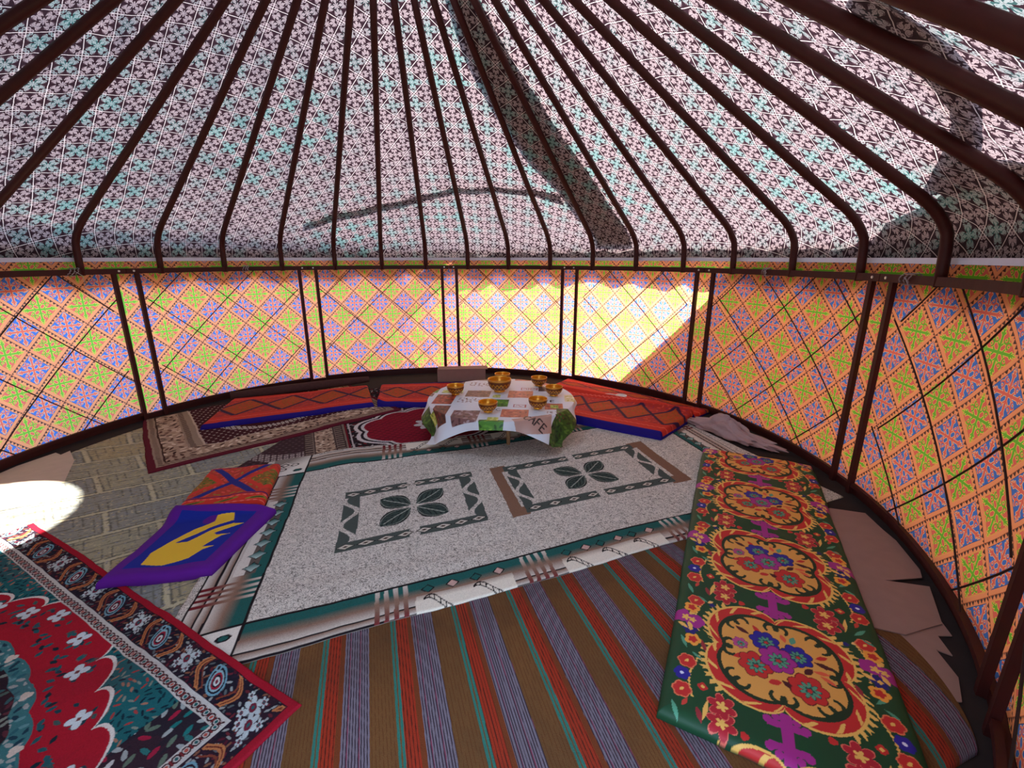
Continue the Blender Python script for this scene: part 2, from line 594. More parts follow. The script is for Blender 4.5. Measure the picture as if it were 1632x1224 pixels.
# wire ties on the top rail
for dd, wd_, lab in ((98.5, 1, 'twisted pale wire tie on the rail near the right edge'), (73, .5, 'twisted wire tie on the rail over the plastic bag'),
                (-46, .5, 'twisted wire tie on the rail left of centre'), (-74, .7, 'twisted wire tie on the rail at the far left')):
    q = MB(); c = cyl(dd, R - 0.025, 1.43)
    for s in range(3):
        pts = []
        for kk in range(26):
            f = kk / 25 * 2 * math.pi
            d2 = dd + (s - 1) * 0.7 * wd_ + rnd.uniform(-.15, .15)
            pts.append(cyl(d2 + 0.5 * wd_ * math.sin(f), R - 0.025 - 0.032 * math.cos(f), 1.43 + 0.033 * math.sin(f + .3)))
        q.tube(pts, 0.0034, 5)
    q.tube([cyl(dd, R - 0.055, 1.44), cyl(dd + 1.2 * wd_, R - 0.07, 1.40), cyl(dd + 1.5 * wd_, R - 0.06, 1.33)], 0.0025, 5)
    o = q.build('wire_tie', M['wire']); tag(o, lab, 'wire tie', 'wire ties on the rail')

# roof ribs
ordw = ['first', 'second', 'third', 'fourth', 'fifth', 'sixth', 'seventh', 'eighth', 'ninth', 'tenth', 'eleventh', 'twelfth',
        'thirteenth', 'fourteenth', 'fifteenth', 'sixteenth', 'seventeenth', 'eighteenth', 'nineteenth', 'twentieth', 'twenty-first', 'twenty-second']
vis = [d for d in RIBS if -97 <= d <= 129]; k_out = 0
for d in RIBS:
    pts = []
    for z in (1.40, 1.50, 1.60): pts.append(cyl(d, R - 0.02 - (z - 1.40) * 0.05, z))
    for f in np.linspace(0.1, 1, 9):           # rounded elbow
        p0 = Vector((3.07, 1.64)); p1 = Vector((3.03, 1.77)); p2 = Vector((2.86, ZB + SL * (RB - 2.86)))
        q = p0 * (1 - f) ** 2 + p1 * 2 * f * (1 - f) + p2 * f * f
        pts.append(cyl(d, q.x, q.y))
    for r in np.linspace(2.7, RC + 0.02, 7): pts.append(cyl(d, r, ZB + SL * (RB - r)))
    if DOOR[0] < d < DOOR[1]: pts = pts[11:]     # ribs over the doorway rest on its lintel
    L = Vector(cyl(d, R, 1.40))
    q = MB(); q.tube([Vector(p) - L for p in pts], 0.0275, 8)
    o = q.build('roof_rib', M['steel'], smooth=True); o.location = L
    if d in vis:
        lab = 'brown steel roof rib, %s from the left of those seen along the rail' % ordw[vis.index(d)]
    else:
        lab = 'brown steel roof rib on the doorway side, %s after the last one seen at right' % ordw[k_out]; k_out += 1
    tag(o, lab, 'roof rib', 'steel roof ribs')

q = MB(); q.arcbar(DOOR[0], DOOR[1], 2.95, 3.03, 1.76, 1.81, 8)
tag(q.build('trim_2', M['steel']), kind='structure')

# crown ring
e = tag(empty('crown_ring', (CX, CY, ZB + SL * (RB - RC))), 'round brown steel crown ring with crossed bars at the roof peak', 'crown ring')
q = MB(); q.tube([(0.66 * math.cos(a), 0.66 * math.sin(a), 0.01) for a in np.linspace(0, 2 * math.pi, 49)], 0.035, 8); q.build('ring', M['steel'], e, True)
for k in range(3):
    for ang in (0.5, 0.5 + math.pi / 2):
        q = MB(); o_ = (k - 1) * 0.12; pts = []
        for f in np.linspace(-0.63, 0.63, 13):
            x_, y_ = f, o_
            pts.append((x_ * math.cos(ang) - y_ * math.sin(ang), x_ * math.sin(ang) + y_ * math.cos(ang), 0.03 + 0.16 * (1 - (f / 0.63) ** 2)))
        q.tube(pts, 0.009, 6); q.build('crown_bar', M['steel'], e, True)


# ------------------------------------------------------------ covers on the outside of the cloth
def cone_strip(name, left, right, lift, mat, n=40):
    """a band of felt lying on the outside of the roof between two (degree, radius) lines"""
    def res(pl):
        pl = np.array(pl, float); t = np.linspace(0, 1, len(pl)); q = np.linspace(0, 1, n)
        return np.stack([np.interp(q, t, pl[:, 0]), np.interp(q, t, pl[:, 1])], 1)
    A, B = res(left), res(right); m = 9; vs = []
    for th_ in (0, 0.008):
        for i in range(n):
            for j in range(m):
                d, r = A[i] * (1 - j / (m - 1)) + B[i] * j / (m - 1)
                z = 1.83 + SL * (3.03 - r) if r < 3.03 else 1.83 - (r - 3.03) * 1.2
                vs.append(cyl(d, r + (lift + th_) * 0.6, z + (lift + th_) * 0.8))
    F = grid_faces(n, m); G = F[:, ::-1] + n * m
    side = []
    for i in range(n - 1):
        for c in (0, m - 1): side.append([i * m + c, (i + 1) * m + c, (i + 1) * m + c + n * m, i * m + c + n * m])
    return mesh_obj(name, vs, np.concatenate([F, G, np.array(side)]), mat)


o = cone_strip('roof_strip', [(19.3, 0.7), (18.7, 1.25), (26, 2.1), (31.3, 2.51), (34.5, 3.16)],
               [(34.2, 0.7), (36.4, 1.35), (38.8, 1.61), (42.0, 2.5), (42.8, 3.16)], 0.03, M['strap'])
tag(o, 'wide felt strap over the roof, dark band right of centre', 'strap')
o = cone_strip('roof_girth', [(-33, 2.86), (-26.6, 2.72), (-8.7, 2.49), (2, 2.37), (14, 2.37), (24, 2.43), (31, 2.50)],
               [(-33, 2.96), (-26.6, 2.82), (-8.7, 2.58), (2, 2.44), (14, 2.44), (24, 2.50), (31, 2.62)], 0.03, M['strap'])
tag(o, 'narrow felt girth arching over the lower roof, left of the wide strap', 'strap')
o = cone_strip('roof_strip', [(125.7, 2.3), (118, 2.68), (106.5, 2.85), (100, 2.97)], [(133, 2.35), (126, 2.66), (115, 2.83), (107, 3.0)], 0.03, M['strap'])  # added strip, stands in for an outside object's shadow on the roof
tag(o, 'short unseen strip added over the roof to darken it near the right edge', 'strap')

# unseen cover added outside to shade the right wall, slanted where the shade ends
top = [(40, 1.55), (62, 1.60), (70, 1.80), (78, 1.84), (88, 1.90), (96, 1.97), (103, 1.90), (110, 1.80), (152, 1.8)]
td = np.array(top)
nu, nv = 120, 30; vs = []
for i in range(nv):
    for jx in range(nu):
        z = i / (nv - 1); 
        zt = np.interp(40 + (152 - 40) * jx / (nu - 1), td[:, 0], td[:, 1]); z = z * zt
        left = 40.0 + max(z - 0.05, 0) * 17.4
        d = left + (152 - left) * jx / (nu - 1)
        if z <= 1.77: r = R + 0.115 - max(z - 1.6, 0) * 0.2
        else: r = 3.08 - (z - 1.77) / SL * 1.0 + 0.07
        vs.append(cyl(d, r + 0.006 * math.sin(d * 0.9 + z * 3), z))
o = mesh_obj('wall_shade_cover', vs, grid_faces(nv, nu), M['cover'])
md = o.modifiers.new('thickness', 'SOLIDIFY'); md.thickness = 0.006
tag(o, 'canvas cover added outside the right wall to shade it, with a slanted free edge', 'cover')

# scalloped valance hanging outside under the eaves
nu, nv = 720, 8; vs = []
for i in range(nv):
    for jx in range(nu):
        d = d0 + (d1 - d0) * jx / (nu - 1)
        hem = 1.34 - 0.07 * abs(math.sin(math.radians(d) * 3.1 / 0.30 * math.pi / 2))
        z = 1.66 + (hem - 1.66) * i / (nv - 1)
        vs.append(cyl(d, R + 0.085 + 0.01 * math.sin(d), z))
o = mesh_obj('eaves_valance', vs, grid_faces(nv, nu), M['cover'])
md = o.modifiers.new('thickness', 'SOLIDIFY'); md.thickness = 0.004
tag(o, 'scalloped canvas valance hanging outside under the eaves', 'valance')

# ------------------------------------------------------------ floor coverings: heights stack on what lies below
HX0, HY0, HC = -4.3, -0.5, 0.02
HMAP = np.zeros((380, 360))


def hsample(Hm, x, y):
    fx = (x - HX0) / HC - 0.5; fy = (y - HY0) / HC - 0.5
    ix = np.clip(np.floor(fx).astype(int), 0, Hm.shape[1] - 2); iy = np.clip(np.floor(fy).astype(int), 0, Hm.shape[0] - 2)
    tx = np.clip(fx - ix, 0, 1); ty = np.clip(fy - iy, 0, 1)
    return (Hm[iy, ix] * (1 - tx) * (1 - ty) + Hm[iy, ix + 1] * tx * (1 - ty) + Hm[iy + 1, ix] * (1 - tx) * ty + Hm[iy + 1, ix + 1] * tx * ty)


def hsoft(k=3):
    H = HMAP.copy()
    for _ in range(k):
        P_ = np.pad(H, 1, mode='edge')
        H = np.max([P_[a:a + H.shape[0], b:b + H.shape[1]] for a in range(3) for b in range(3)], axis=0)
    for _ in range(k):
        P_ = np.pad(H, 1, mode='edge')
        H = np.mean([P_[a:a + H.shape[0], b:b + H.shape[1]] for a in range(3) for b in range(3)], axis=0)
    return H


class Paint:
    """dyes a cloth: (u, v) in metres, layered masks"""

    def __init__(s, u, v, base):
        s.u = u; s.v = v
        s.c = np.empty(u.shape + (4,), np.float32); s.c[..., :3] = lin(base); s.c[..., 3] = 0

    def set(s, mask, rgb, alpha=None):
        s.c[mask, :3] = lin(rgb)
        if alpha is not None: s.c[mask, 3] = alpha

    def blend(s, w, rgb):
        w = np.clip(w, 0, 1)[..., None]
        s.c[..., :3] = s.c[..., :3] * (1 - w) + lin(rgb) * w

    def seg(s, pts, w, rgb, u=None, v=None):
        u = s.u if u is None else u; v = s.v if v is None else v
        d = np.full(u.shape, 9.0)
        for (x0, y0), (x1, y1) in zip(pts[:-1], pts[1:]):
            dx, dy = x1 - x0, y1 - y0; L2 = dx * dx + dy * dy + 1e-12
            t = np.clip(((u - x0) * dx + (v - y0) * dy) / L2, 0, 1)
            d = np.minimum(d, np.hypot(u - x0 - t * dx, v - y0 - t * dy))
        s.set(d < w, rgb)
        return d

    def flower(s, cx, cy, r, n, rgb, depth=0.2, rot=0.0, sx=1.0, sy=1.0):
        x, y = (s.u - cx) / sx, (s.v - cy) / sy
        m = (np.abs(x) < r * 1.4) & (np.abs(y) < r * 1.4)
        th = np.arctan2(y, x) + rot
        m &= np.hypot(x, y) < r * (1 - depth + depth * np.abs(np.cos(n * th / 2)) * 1.3)
        s.set(m, rgb)

    def leaf(s, cx, cy, L, w, ang, rgb):
        x, y = s.u - cx, s.v - cy
        a = x * math.cos(ang) + y * math.sin(ang); b = -x * math.sin(ang) + y * math.cos(ang)
        t = a / L
        s.set((t > 0) & (t < 1) & (np.abs(b) < w * np.sin(np.clip(t, 0, 1) * math.pi)), rgb)


def jit(u, v, cell, seed):
    """nearest point of a jittered lattice: offset and a random number for it"""
    gx, gy = np.floor(u / cell), np.floor(v / cell)
    best = np.full(u.shape, 1e9); bx = np.zeros(u.shape); by = np.zeros(u.shape); br = np.zeros(u.shape)
    for ox in (-1, 0, 1):
        for oy in (-1, 0, 1):
            ax, ay = gx + ox, gy + oy
            h = np.abs(np.sin(ax * 127.1 + ay * 311.7 + seed * 7.3) * 43758.5453) % 1
            k = np.abs(np.sin(ax * 269.5 + ay * 183.3 + seed * 3.1) * 43758.5453) % 1
            px = (ax + 0.2 + 0.6 * h) * cell - u; py = (ay + 0.2 + 0.6 * k) * cell - v
            d = np.hypot(px, py); m = d < best
            best = np.where(m, d, best); bx = np.where(m, -px, bx); by = np.where(m, -py, by); br = np.where(m, (h * 7 + k * 13) % 1, br)
    return best, bx, by, br


def scatter(p, mask, cell, seed, cols, size=0.45, aspect=0.4):
    """small woven leaves and florets in random directions"""
    u, v = p.u[mask], p.v[mask]
    d, x, y, r = jit(u, v, cell, seed)
    th = r * 37.0
    a = (x * np.cos(th) + y * np.sin(th)) / (cell * size); b = (-x * np.sin(th) + y * np.cos(th)) / (cell * size * aspect)
    ins = (a * a + b * b) < 1
    c = p.c[mask]
    idx = (r * 97).astype(int) % len(cols)
    for k, q in enumerate(cols):
        mm = ins & (idx == k); c[mm, :3] = lin(q)
    p.c[mask] = c


def slab(name, quad, res, thick, paint, mat, uvmap, round_=0.01, bulge=None, wob=0.0, seed=1, side=(90, 30, 40), parent=None, soft=3, lift=None, update=True, edging=None):
    """quad = near-left, near-right, far-right, far-left in metres on the floor; uvmap(x, y) -> u, v of the weave"""
    q = np.array(quad, float)
    La = (np.linalg.norm(q[1] - q[0]) + np.linalg.norm(q[2] - q[3])) / 2
    Lb = (np.linalg.norm(q[3] - q[0]) + np.linalg.norm(q[2] - q[1])) / 2
    ru, rv = res if isinstance(res, tuple) else (res, res)
    nu, nv = max(int(La / ru), 4), max(int(Lb / rv), 4)
    a, b = np.meshgrid(np.linspace(0, 1, nu), np.linspace(0, 1, nv))
    Pxy = (q[0] * (1 - a)[..., None] * (1 - b)[..., None] + q[1] * a[..., None] * (1 - b)[..., None]
           + q[2] * (a * b)[..., None] + q[3] * ((1 - a) * b)[..., None])
    x0, y0 = Pxy[..., 0].copy(), Pxy[..., 1].copy()
    x, y = x0.copy(), y0.copy()
    if wob:
        x = x + wob * wnoise(x0 * 0.9, y0 * 0.9, seed); y = y + wob * wnoise(x0 * 0.9, y0 * 0.9, seed + 9)
    if bulge is not None:
        bx, by = bulge(a, b); x = x + bx; y = y + by
    u, v = uvmap(x0, y0)
    d = np.minimum(np.minimum(a, 1 - a) * La, np.minimum(b, 1 - b) * Lb)
    prof_ = np.sqrt(1 - (1 - np.clip(d / round_, 0, 1)) ** 2)
    Hs = hsoft(soft)
    base = hsample(Hs, x, y)
    z = base + thick * (0.35 + 0.65 * prof_) + 0.0015
    if lift is not None: z = z + lift(a, b, x, y)
    P3 = np.stack([x, y, z], -1).reshape(-1, 3)
    c = paint(u, v)
    if isinstance(c, tuple): c, dz = c; P3[:, 2] += dz.ravel()
    n0 = nu * nv
    ring = np.concatenate([np.arange(nu), np.arange(1, nv) * nu + nu - 1, (nv - 1) * nu + np.arange(nu - 2, -1, -1), np.arange(nv - 2, 0, -1) * nu])
    low = P3[ring].copy()
    low[:, 2] = np.minimum(hsample(HMAP, low[:, 0], low[:, 1]) + 0.0005, low[:, 2] - 0.002)
    if lift is not None: low[:, 2] = np.maximum(low[:, 2], P3[ring, 2] - thick - 0.02)
    V = np.concatenate([P3, low])
    m = len(ring); i = np.arange(m); i2 = (i + 1) % m
    SF = np.stack([ring[i2], ring[i], n0 + i, n0 + i2], -1)
    colr = np.concatenate([c.reshape(-1, 4), np.tile(np.array([*lin(side), 0], np.float32), (m, 1))])
    # under side, so that it is a closed body
    ca, cb = P3[ring[0]], None
    if edging:
        o = mesh_obj(name, P3, grid_faces(nv, nu), mat, parent, col=c.reshape(-1, 4))
        rv = np.concatenate([P3[ring], low])
        mesh_obj(edging, rv, np.stack([i2, i, m + i, m + i2], -1), mat, o, col=np.tile(np.array([*lin(side), 0], np.float32), (2 * m, 1)))
    else:
        o = mesh_obj(name, V, np.concatenate([grid_faces(nv, nu), SF]), mat, parent, col=colr)
    if update:
        ix = ((x.ravel() - HX0) / HC).astype(int); iy = ((y.ravel() - HY0) / HC).astype(int)
        ok = (ix >= 0) & (iy >= 0) & (ix < HMAP.shape[1]) & (iy < HMAP.shape[0])
        np.maximum.at(HMAP, (iy[ok], ix[ok]), P3[ok, 2])
    return o


def affine(o, eu, ev):
    (a, b), (c, d) = eu, ev; det = a * d - b * c

    def f(x, y):
        px, py = x - o[0], y - o[1]
        return (px * d - py * c) / det, (-px * b + py * a) / det
    return f


# --- cardboard sheets and worn olive carpet
def polysheet(name, pts, z, th, mat):
    mb = MB(); n = len(pts)
    vs = [(x, y, z + th) for x, y in pts] + [(x, y, z) for x, y in pts]
    mb.add(vs, [list(range(n)), list(range(2 * n - 1, n - 1, -1))] + [[(i + 1) % n, i, n + i, n + (i + 1) % n] for i in range(n)])
    return mb.build(name, mat)


o = polysheet('cardboard_sheet', [(1.55, 2.5), (2.02, 2.62), (2.20, 2.56), (2.17, 2.38), (2.16, 2.27), (2.08, 2.02), (2.04, 1.96), (1.84, 1.94), (2.02, 1.895), (1.96, 1.80), (1.87, 1.66), (1.66, 1.60), (1.40, 1.7)], 0.010, 0.005, M['card'])
tag(o, 'torn brown cardboard sheet on the ground between green quilt and right wall', 'cardboard')
o = polysheet('cardboard_sheet', [(1.45, 1.72), (1.80, 1.70), (1.90, 1.72), (1.86, 1.60), (1.80, 1.60), (1.77, 1.50), (1.73, 1.53), (1.70, 1.40), (1.62, 1.30), (1.3, 1.3)], 0.003, 0.005, M['card'])
tag(o, 'smaller brown cardboard sheet with ragged edge, under the striped rug corner', 'cardboard')
o = polysheet('cardboard_sheet', [(-3.45, 2.7), (-3.79, 2.85), (-3.80, 3.25), (-3.74, 3.50), (-3.66, 3.46), (-3.66, 3.54), (-3.45, 3.35), (-3.2, 3.0)], 0.002, 0.005, M['cardlight'])
tag(o, 'pale cardboard sheet against the foot of the left wall', 'cardboard')


def paint_olive(u, v):
    p = Paint(u, v, (160, 154, 124))
    n = wnoise(u * 1.5, v * 1.5, 4)
    p.blend(0.4 + 0.4 * n, (134, 138, 132))
    # offset rectangles with pale joints
    ang = 0.0
    for k, (c, w) in enumerate(((0.46, 0.30), (0.23, 0.15))):
        row = np.floor(v / w); uu = u + (row % 2) * c * 0.5
        fu = uu / c - np.floor(uu / c); fv = v / w - np.floor(v / w)
        eu = np.minimum(fu, 1 - fu) * c; ev = np.minimum(fv, 1 - fv) * w
        if k == 0:
            h = np.abs(np.sin(np.floor(uu / c) * 12.9 + row * 78.2) * 437.5) % 1
            p.blend((h < 0.35) * 0.35, (176, 154, 98)); p.blend((h > 0.65) * 0.4, (104, 118, 134))
            p.set(np.minimum(eu, ev) < 0.012, (184, 178, 148))
            p.set((np.minimum(eu, ev) < 0.018) & (np.minimum(eu, ev) > 0.012), (98, 98, 86))
            p.set(np.abs(np.minimum(eu, ev) - 0.05) < 0.003, (104, 104, 92))
        else:
            p.set((np.abs(np.minimum(eu, ev) - 0.02) < 0.003), (92, 92, 84))
    m = np.ones(u.shape, bool)
    scatter(p, m, 0.03, 3, [(178, 166, 122), (108, 110, 100), (130, 136, 146), (190, 178, 142), (116, 108, 78)], 0.34, 0.3)
    return p.c


o = slab('olive_carpet', [(-3.30, 1.70), (-1.20, 1.20), (-1.20, 4.60), (-3.20, 4.70)], 0.006, 0.005, paint_olive, M['lino'],
         affine((-3.4, 1.9), (0.80, 0.60), (-0.60, 0.80)), bulge=lambda a, b: (-0.40 * 4 * b * (1 - b) * (1 - a) ** 3, 0 * a), side=(90, 86, 70))
tag(o, 'worn olive and grey carpet with geometric blocks, on the floor by the left wall', 'carpet')


# --- striped rug
def paint_stripes(u, v):
    p = Paint(u, v, (112, 76, 44))
    f = ((u + 0.294) / 0.268) % 1.0
    n = 0.5 + 0.5 * wnoise(u * 4, v * 1.5, 12)
    p.blend(n * 0.5, (78, 58, 38))
    p.set((f < 0.035) | ((f > 0.05) & (f < 0.085)), (52, 112, 100))
    p.set((f >= 0.085) & (f < 0.33), (150, 50, 32))
    red = (f >= 0.085) & (f < 0.33)
    fu = (u / 0.0115) % 1.0
    p.set(red & (fu < 0.22), (70, 34, 26))
    p.set(red & (f > 0.26), (112, 58, 34))
    lav = (f >= 0.33) & (f < 0.67)
    p.set(lav, (116, 107, 118))
    fl = (u / 0.0095) % 1.0
    p.set(lav & (fl < 0.34), (52, 42, 52))
    kk = np.floor(u / 0.0095).astype(int) % 4
    p.set(lav & (fl >= 0.34) & (fl < 0.6) & (kk == 0), (128, 62, 84))
    br = (f >= 0.67)
    p.set(br & (((u / 0.012) % 1) < 0.12), (90, 52, 30))
    p.blend(0.35 * np.clip(wnoise(u * 2, v * 2, 31), 0, 1), (60, 44, 34))
    return p.c


E_, D_ = (0.957, 0.29), (-0.29, 0.957)
def ed(e, d): return (e * E_[0] + d * D_[0], e * E_[1] + d * D_[1])
o = slab('striped_rug', [ed(-0.80, 0.48), (1.50, 1.12), ed(1.95, 2.05), ed(-0.95, 2.05)], (0.0018, 0.012), 0.007, paint_stripes, M['carpet'],
         affine((0, 0), E_, D_), bulge=lambda a, b: (0.24 * np.sin(math.pi * b ** 0.8) * a ** 6, 0.0 * a), side=(90, 60, 40))
tag(o, 'woven rug striped brown, red, lavender and teal, in the foreground', 'rug')


# --- red and black carpet under the table
def paint_redblack(u, v):
    p = Paint(u, v, (34, 24, 30))
    W_, L_ = 1.6, 2.3
    scatter(p, np.ones(u.shape, bool), 0.05, 8, [(190, 180, 178), (130, 30, 40), (90, 86, 92), (160, 150, 150), (60, 20, 30)], 0.42, 0.35)
    d = np.minimum(u, v)
    x, y = u - 0.8, v - 0.62
    th = np.arctan2(y, x)
    rr_ = np.hypot(x / 0.66, y / 0.50) / (1 + 0.10 * np.abs(np.sin(th * 5)))
    p.set(rr_ < 1.0, (200, 190, 190)); p.set(rr_ < 0.95, (30, 22, 30)); p.set(rr_ < 0.91, (196, 190, 190)); p.set(rr_ < 0.87, (128, 20, 40))
    inn = rr_ < 0.85
    fx = ((u + (np.floor(v / 0.035) % 2) * 0.035) / 0.07) % 1; fy = (v / 0.035) % 1
    p.set(inn & (np.abs(fx - 0.5) < 0.3) & (np.abs(fy - 0.5) < 0.2), (88, 14, 30))
    star = np.hypot(x, y) < 0.16 * (0.6 + 0.4 * np.abs(np.cos(th * 4)))
    p.set(star, (190, 186, 188)); p.set(np.hypot(x, y) < 0.08, (110, 20, 36))
    p.set((d > 0.06) & (d < 0.075), (180, 170, 170))
    p.set(d < 0.045, (106, 18, 32))
    return p.c


o = slab('red_black_carpet', [(-1.27, 3.30), (0.20, 3.95), (-0.62, 5.90), (-2.10, 5.24)], 0.006, 0.008, paint_redblack, M['carpet'],
         affine((-1.27, 3.30), (0.914, 0.405), (-0.40, 0.916)), side=(90, 20, 30))
tag(o, 'red, black and white carpet with scalloped medallion, reaching under the low table', 'carpet')


# --- dark brown carpet with a beige border strip
def ornate_beige(p, m, seed=2, cell=0.045):
    p.set(m, (168, 142, 122))
    scatter(p, m, cell, seed, [(74, 50, 42), (96, 66, 54), (214, 194, 172), (66, 44, 40), (206, 184, 160)], 0.52, 0.38)


def paint_brown(u, v):
    p = Paint(u, v, (62, 42, 46))
    fx = ((u + (np.floor(v / 0.05) % 2) * 0.025) / 0.05) % 1; fy = (v / 0.05) % 1
    p.set(np.hypot(fx - 0.5, fy - 0.5) < 0.2, (88, 68, 72))
    # ring of small white squares
    r = np.hypot((u - 0.42) / 1.0, (v - 1.0) / 1.4)
    s = np.abs(r - 0.50) < 0.05
    fx = (u / 0.045) % 1; fy = (v / 0.045) % 1
    hole = (np.abs(fx - 0.5) < 0.14) & (np.abs(fy - 0.5) < 0.14)
    p.set(s & (np.abs(fx - 0.5) < 0.36) & (np.abs(fy - 0.5) < 0.36) & ~hole, (170, 156, 152))
    b = u < 0.34
    p.set(b, (120, 104, 94))
    m = (u > 0.10) & (u < 0.25)
    ornate_beige(p, m, 6, 0.04)
    e = (np.abs(u - 0.05) < 0.03) | (np.abs(u - 0.30) < 0.03)
    fv = (v / 0.05) % 1
    p.set(e & (np.abs(fv - 0.5) < 0.25), (64, 48, 46))
    for q in (0.09, 0.255, 0.335, 0.015): p.set(np.abs(u - q) < 0.005, (60, 42, 40))
    return p.c


o = slab('dark_brown_carpet', [(-2.13, 3.00), (-1.24, 3.30), (-1.64, 4.22), (-1.95, 4.10)], 0.005, 0.007, paint_brown, M['carpet'],
         affine((-1.24, 3.30), (-0.912, -0.41), (-0.41, 0.912)), side=(60, 40, 40))
tag(o, 'dark brown carpet piece with beige patterned border, beneath the cream carpet edge', 'carpet')


# --- maroon and beige carpet folded along the left
def paint_maroon(u, v):
    p = Paint(u, v, (84, 34, 40))
    W_, L_ = 2.11, 1.56
    d = np.minimum(np.minimum(u, W_ - u), v * 1.0)
    du = u; dv = v
    m = (d > 0.055)
    ornate_beige(p, m, 9, 0.055)
    d2 = np.minimum(np.minimum(u - 0.0, W_ - u), v)
    tick = (((u + v) / 0.035) % 1) < 0.35
    ring1 = (d2 > 0.055) & (d2 < 0.115)
    p.set(ring1, (150, 128, 110)); p.set(ring1 & tick & (d2 > 0.07) & (d2 < 0.10), (66, 42, 36))
    p.set(np.abs(d2 - 0.12) < 0.006, (62, 38, 32))
    # inner field with stepped corner
    iu = np.minimum(u, W_ - u) - 0.40; iv = v - 0.33
    ext = 0.05 * np.sin(np.clip((u - 0.4) / 0.25, 0, 1) * math.pi)
    fld = (iu > 0) & (iv > -ext)
    fr_ = (iu > -0.10) & (iv > -0.06) & (iv < 0.9)
    p.set((iu > -0.11) & (iu < 0) & (iv > 0.0), (150, 130, 112))
    p.set((np.abs(iu + 0.075) < 0.02) & (iv > 0) & (((v / 0.03) % 1) < 0.5), (70, 48, 42))
    p.set(fld, (66, 28, 34))
    p.set((np.abs(iu - 0.0) < 0.008) & (iv > 0), (188, 168, 148)); p.set((np.abs(iv + ext) < 0.008) & (iu > 0), (188, 168, 148))
    fx = ((u + (np.floor(v / 0.055) % 2) * 0.0275) / 0.055) % 1; fy = (v / 0.055) % 1
    p.set(fld & (np.hypot(fx - 0.5, fy - 0.5) < 0.17), (186, 168, 160))
    x, y = u - 1.05, v - 0.78
    r = np.hypot(x / 0.46, y / 0.34)
    p.set(r < 1, (66, 24, 30))
    s = (r < 1.06) & (r > 0.86)
    fx = (u / 0.04) % 1; fy = (v / 0.04) % 1
    p.set(s & (np.hypot(fx - 0.5, fy - 0.5) < 0.42) & (np.hypot(fx - 0.5, fy - 0.5) > 0.14), (206, 196, 186))
    p.set(r < 0.5, (168, 146, 126))
    mm = r < 0.5
    ornate_beige(p, mm, 10, 0.04)
    p.set(d < 0.055, (92, 26, 40))
    return p.c


o = slab('maroon_carpet', [(-2.69, 3.11), (-1.15, 4.56), (-2.16, 5.74), (-3.63, 4.28)], 0.005, 0.010, paint_maroon, M['carpet'],
         affine((-2.69, 3.11), (0.728, 0.686), (-0.64, 0.768)), wob=0.014, seed=5, side=(92, 26, 40))
tag(o, 'maroon carpet with beige ornate border, lying along the left wall', 'carpet')


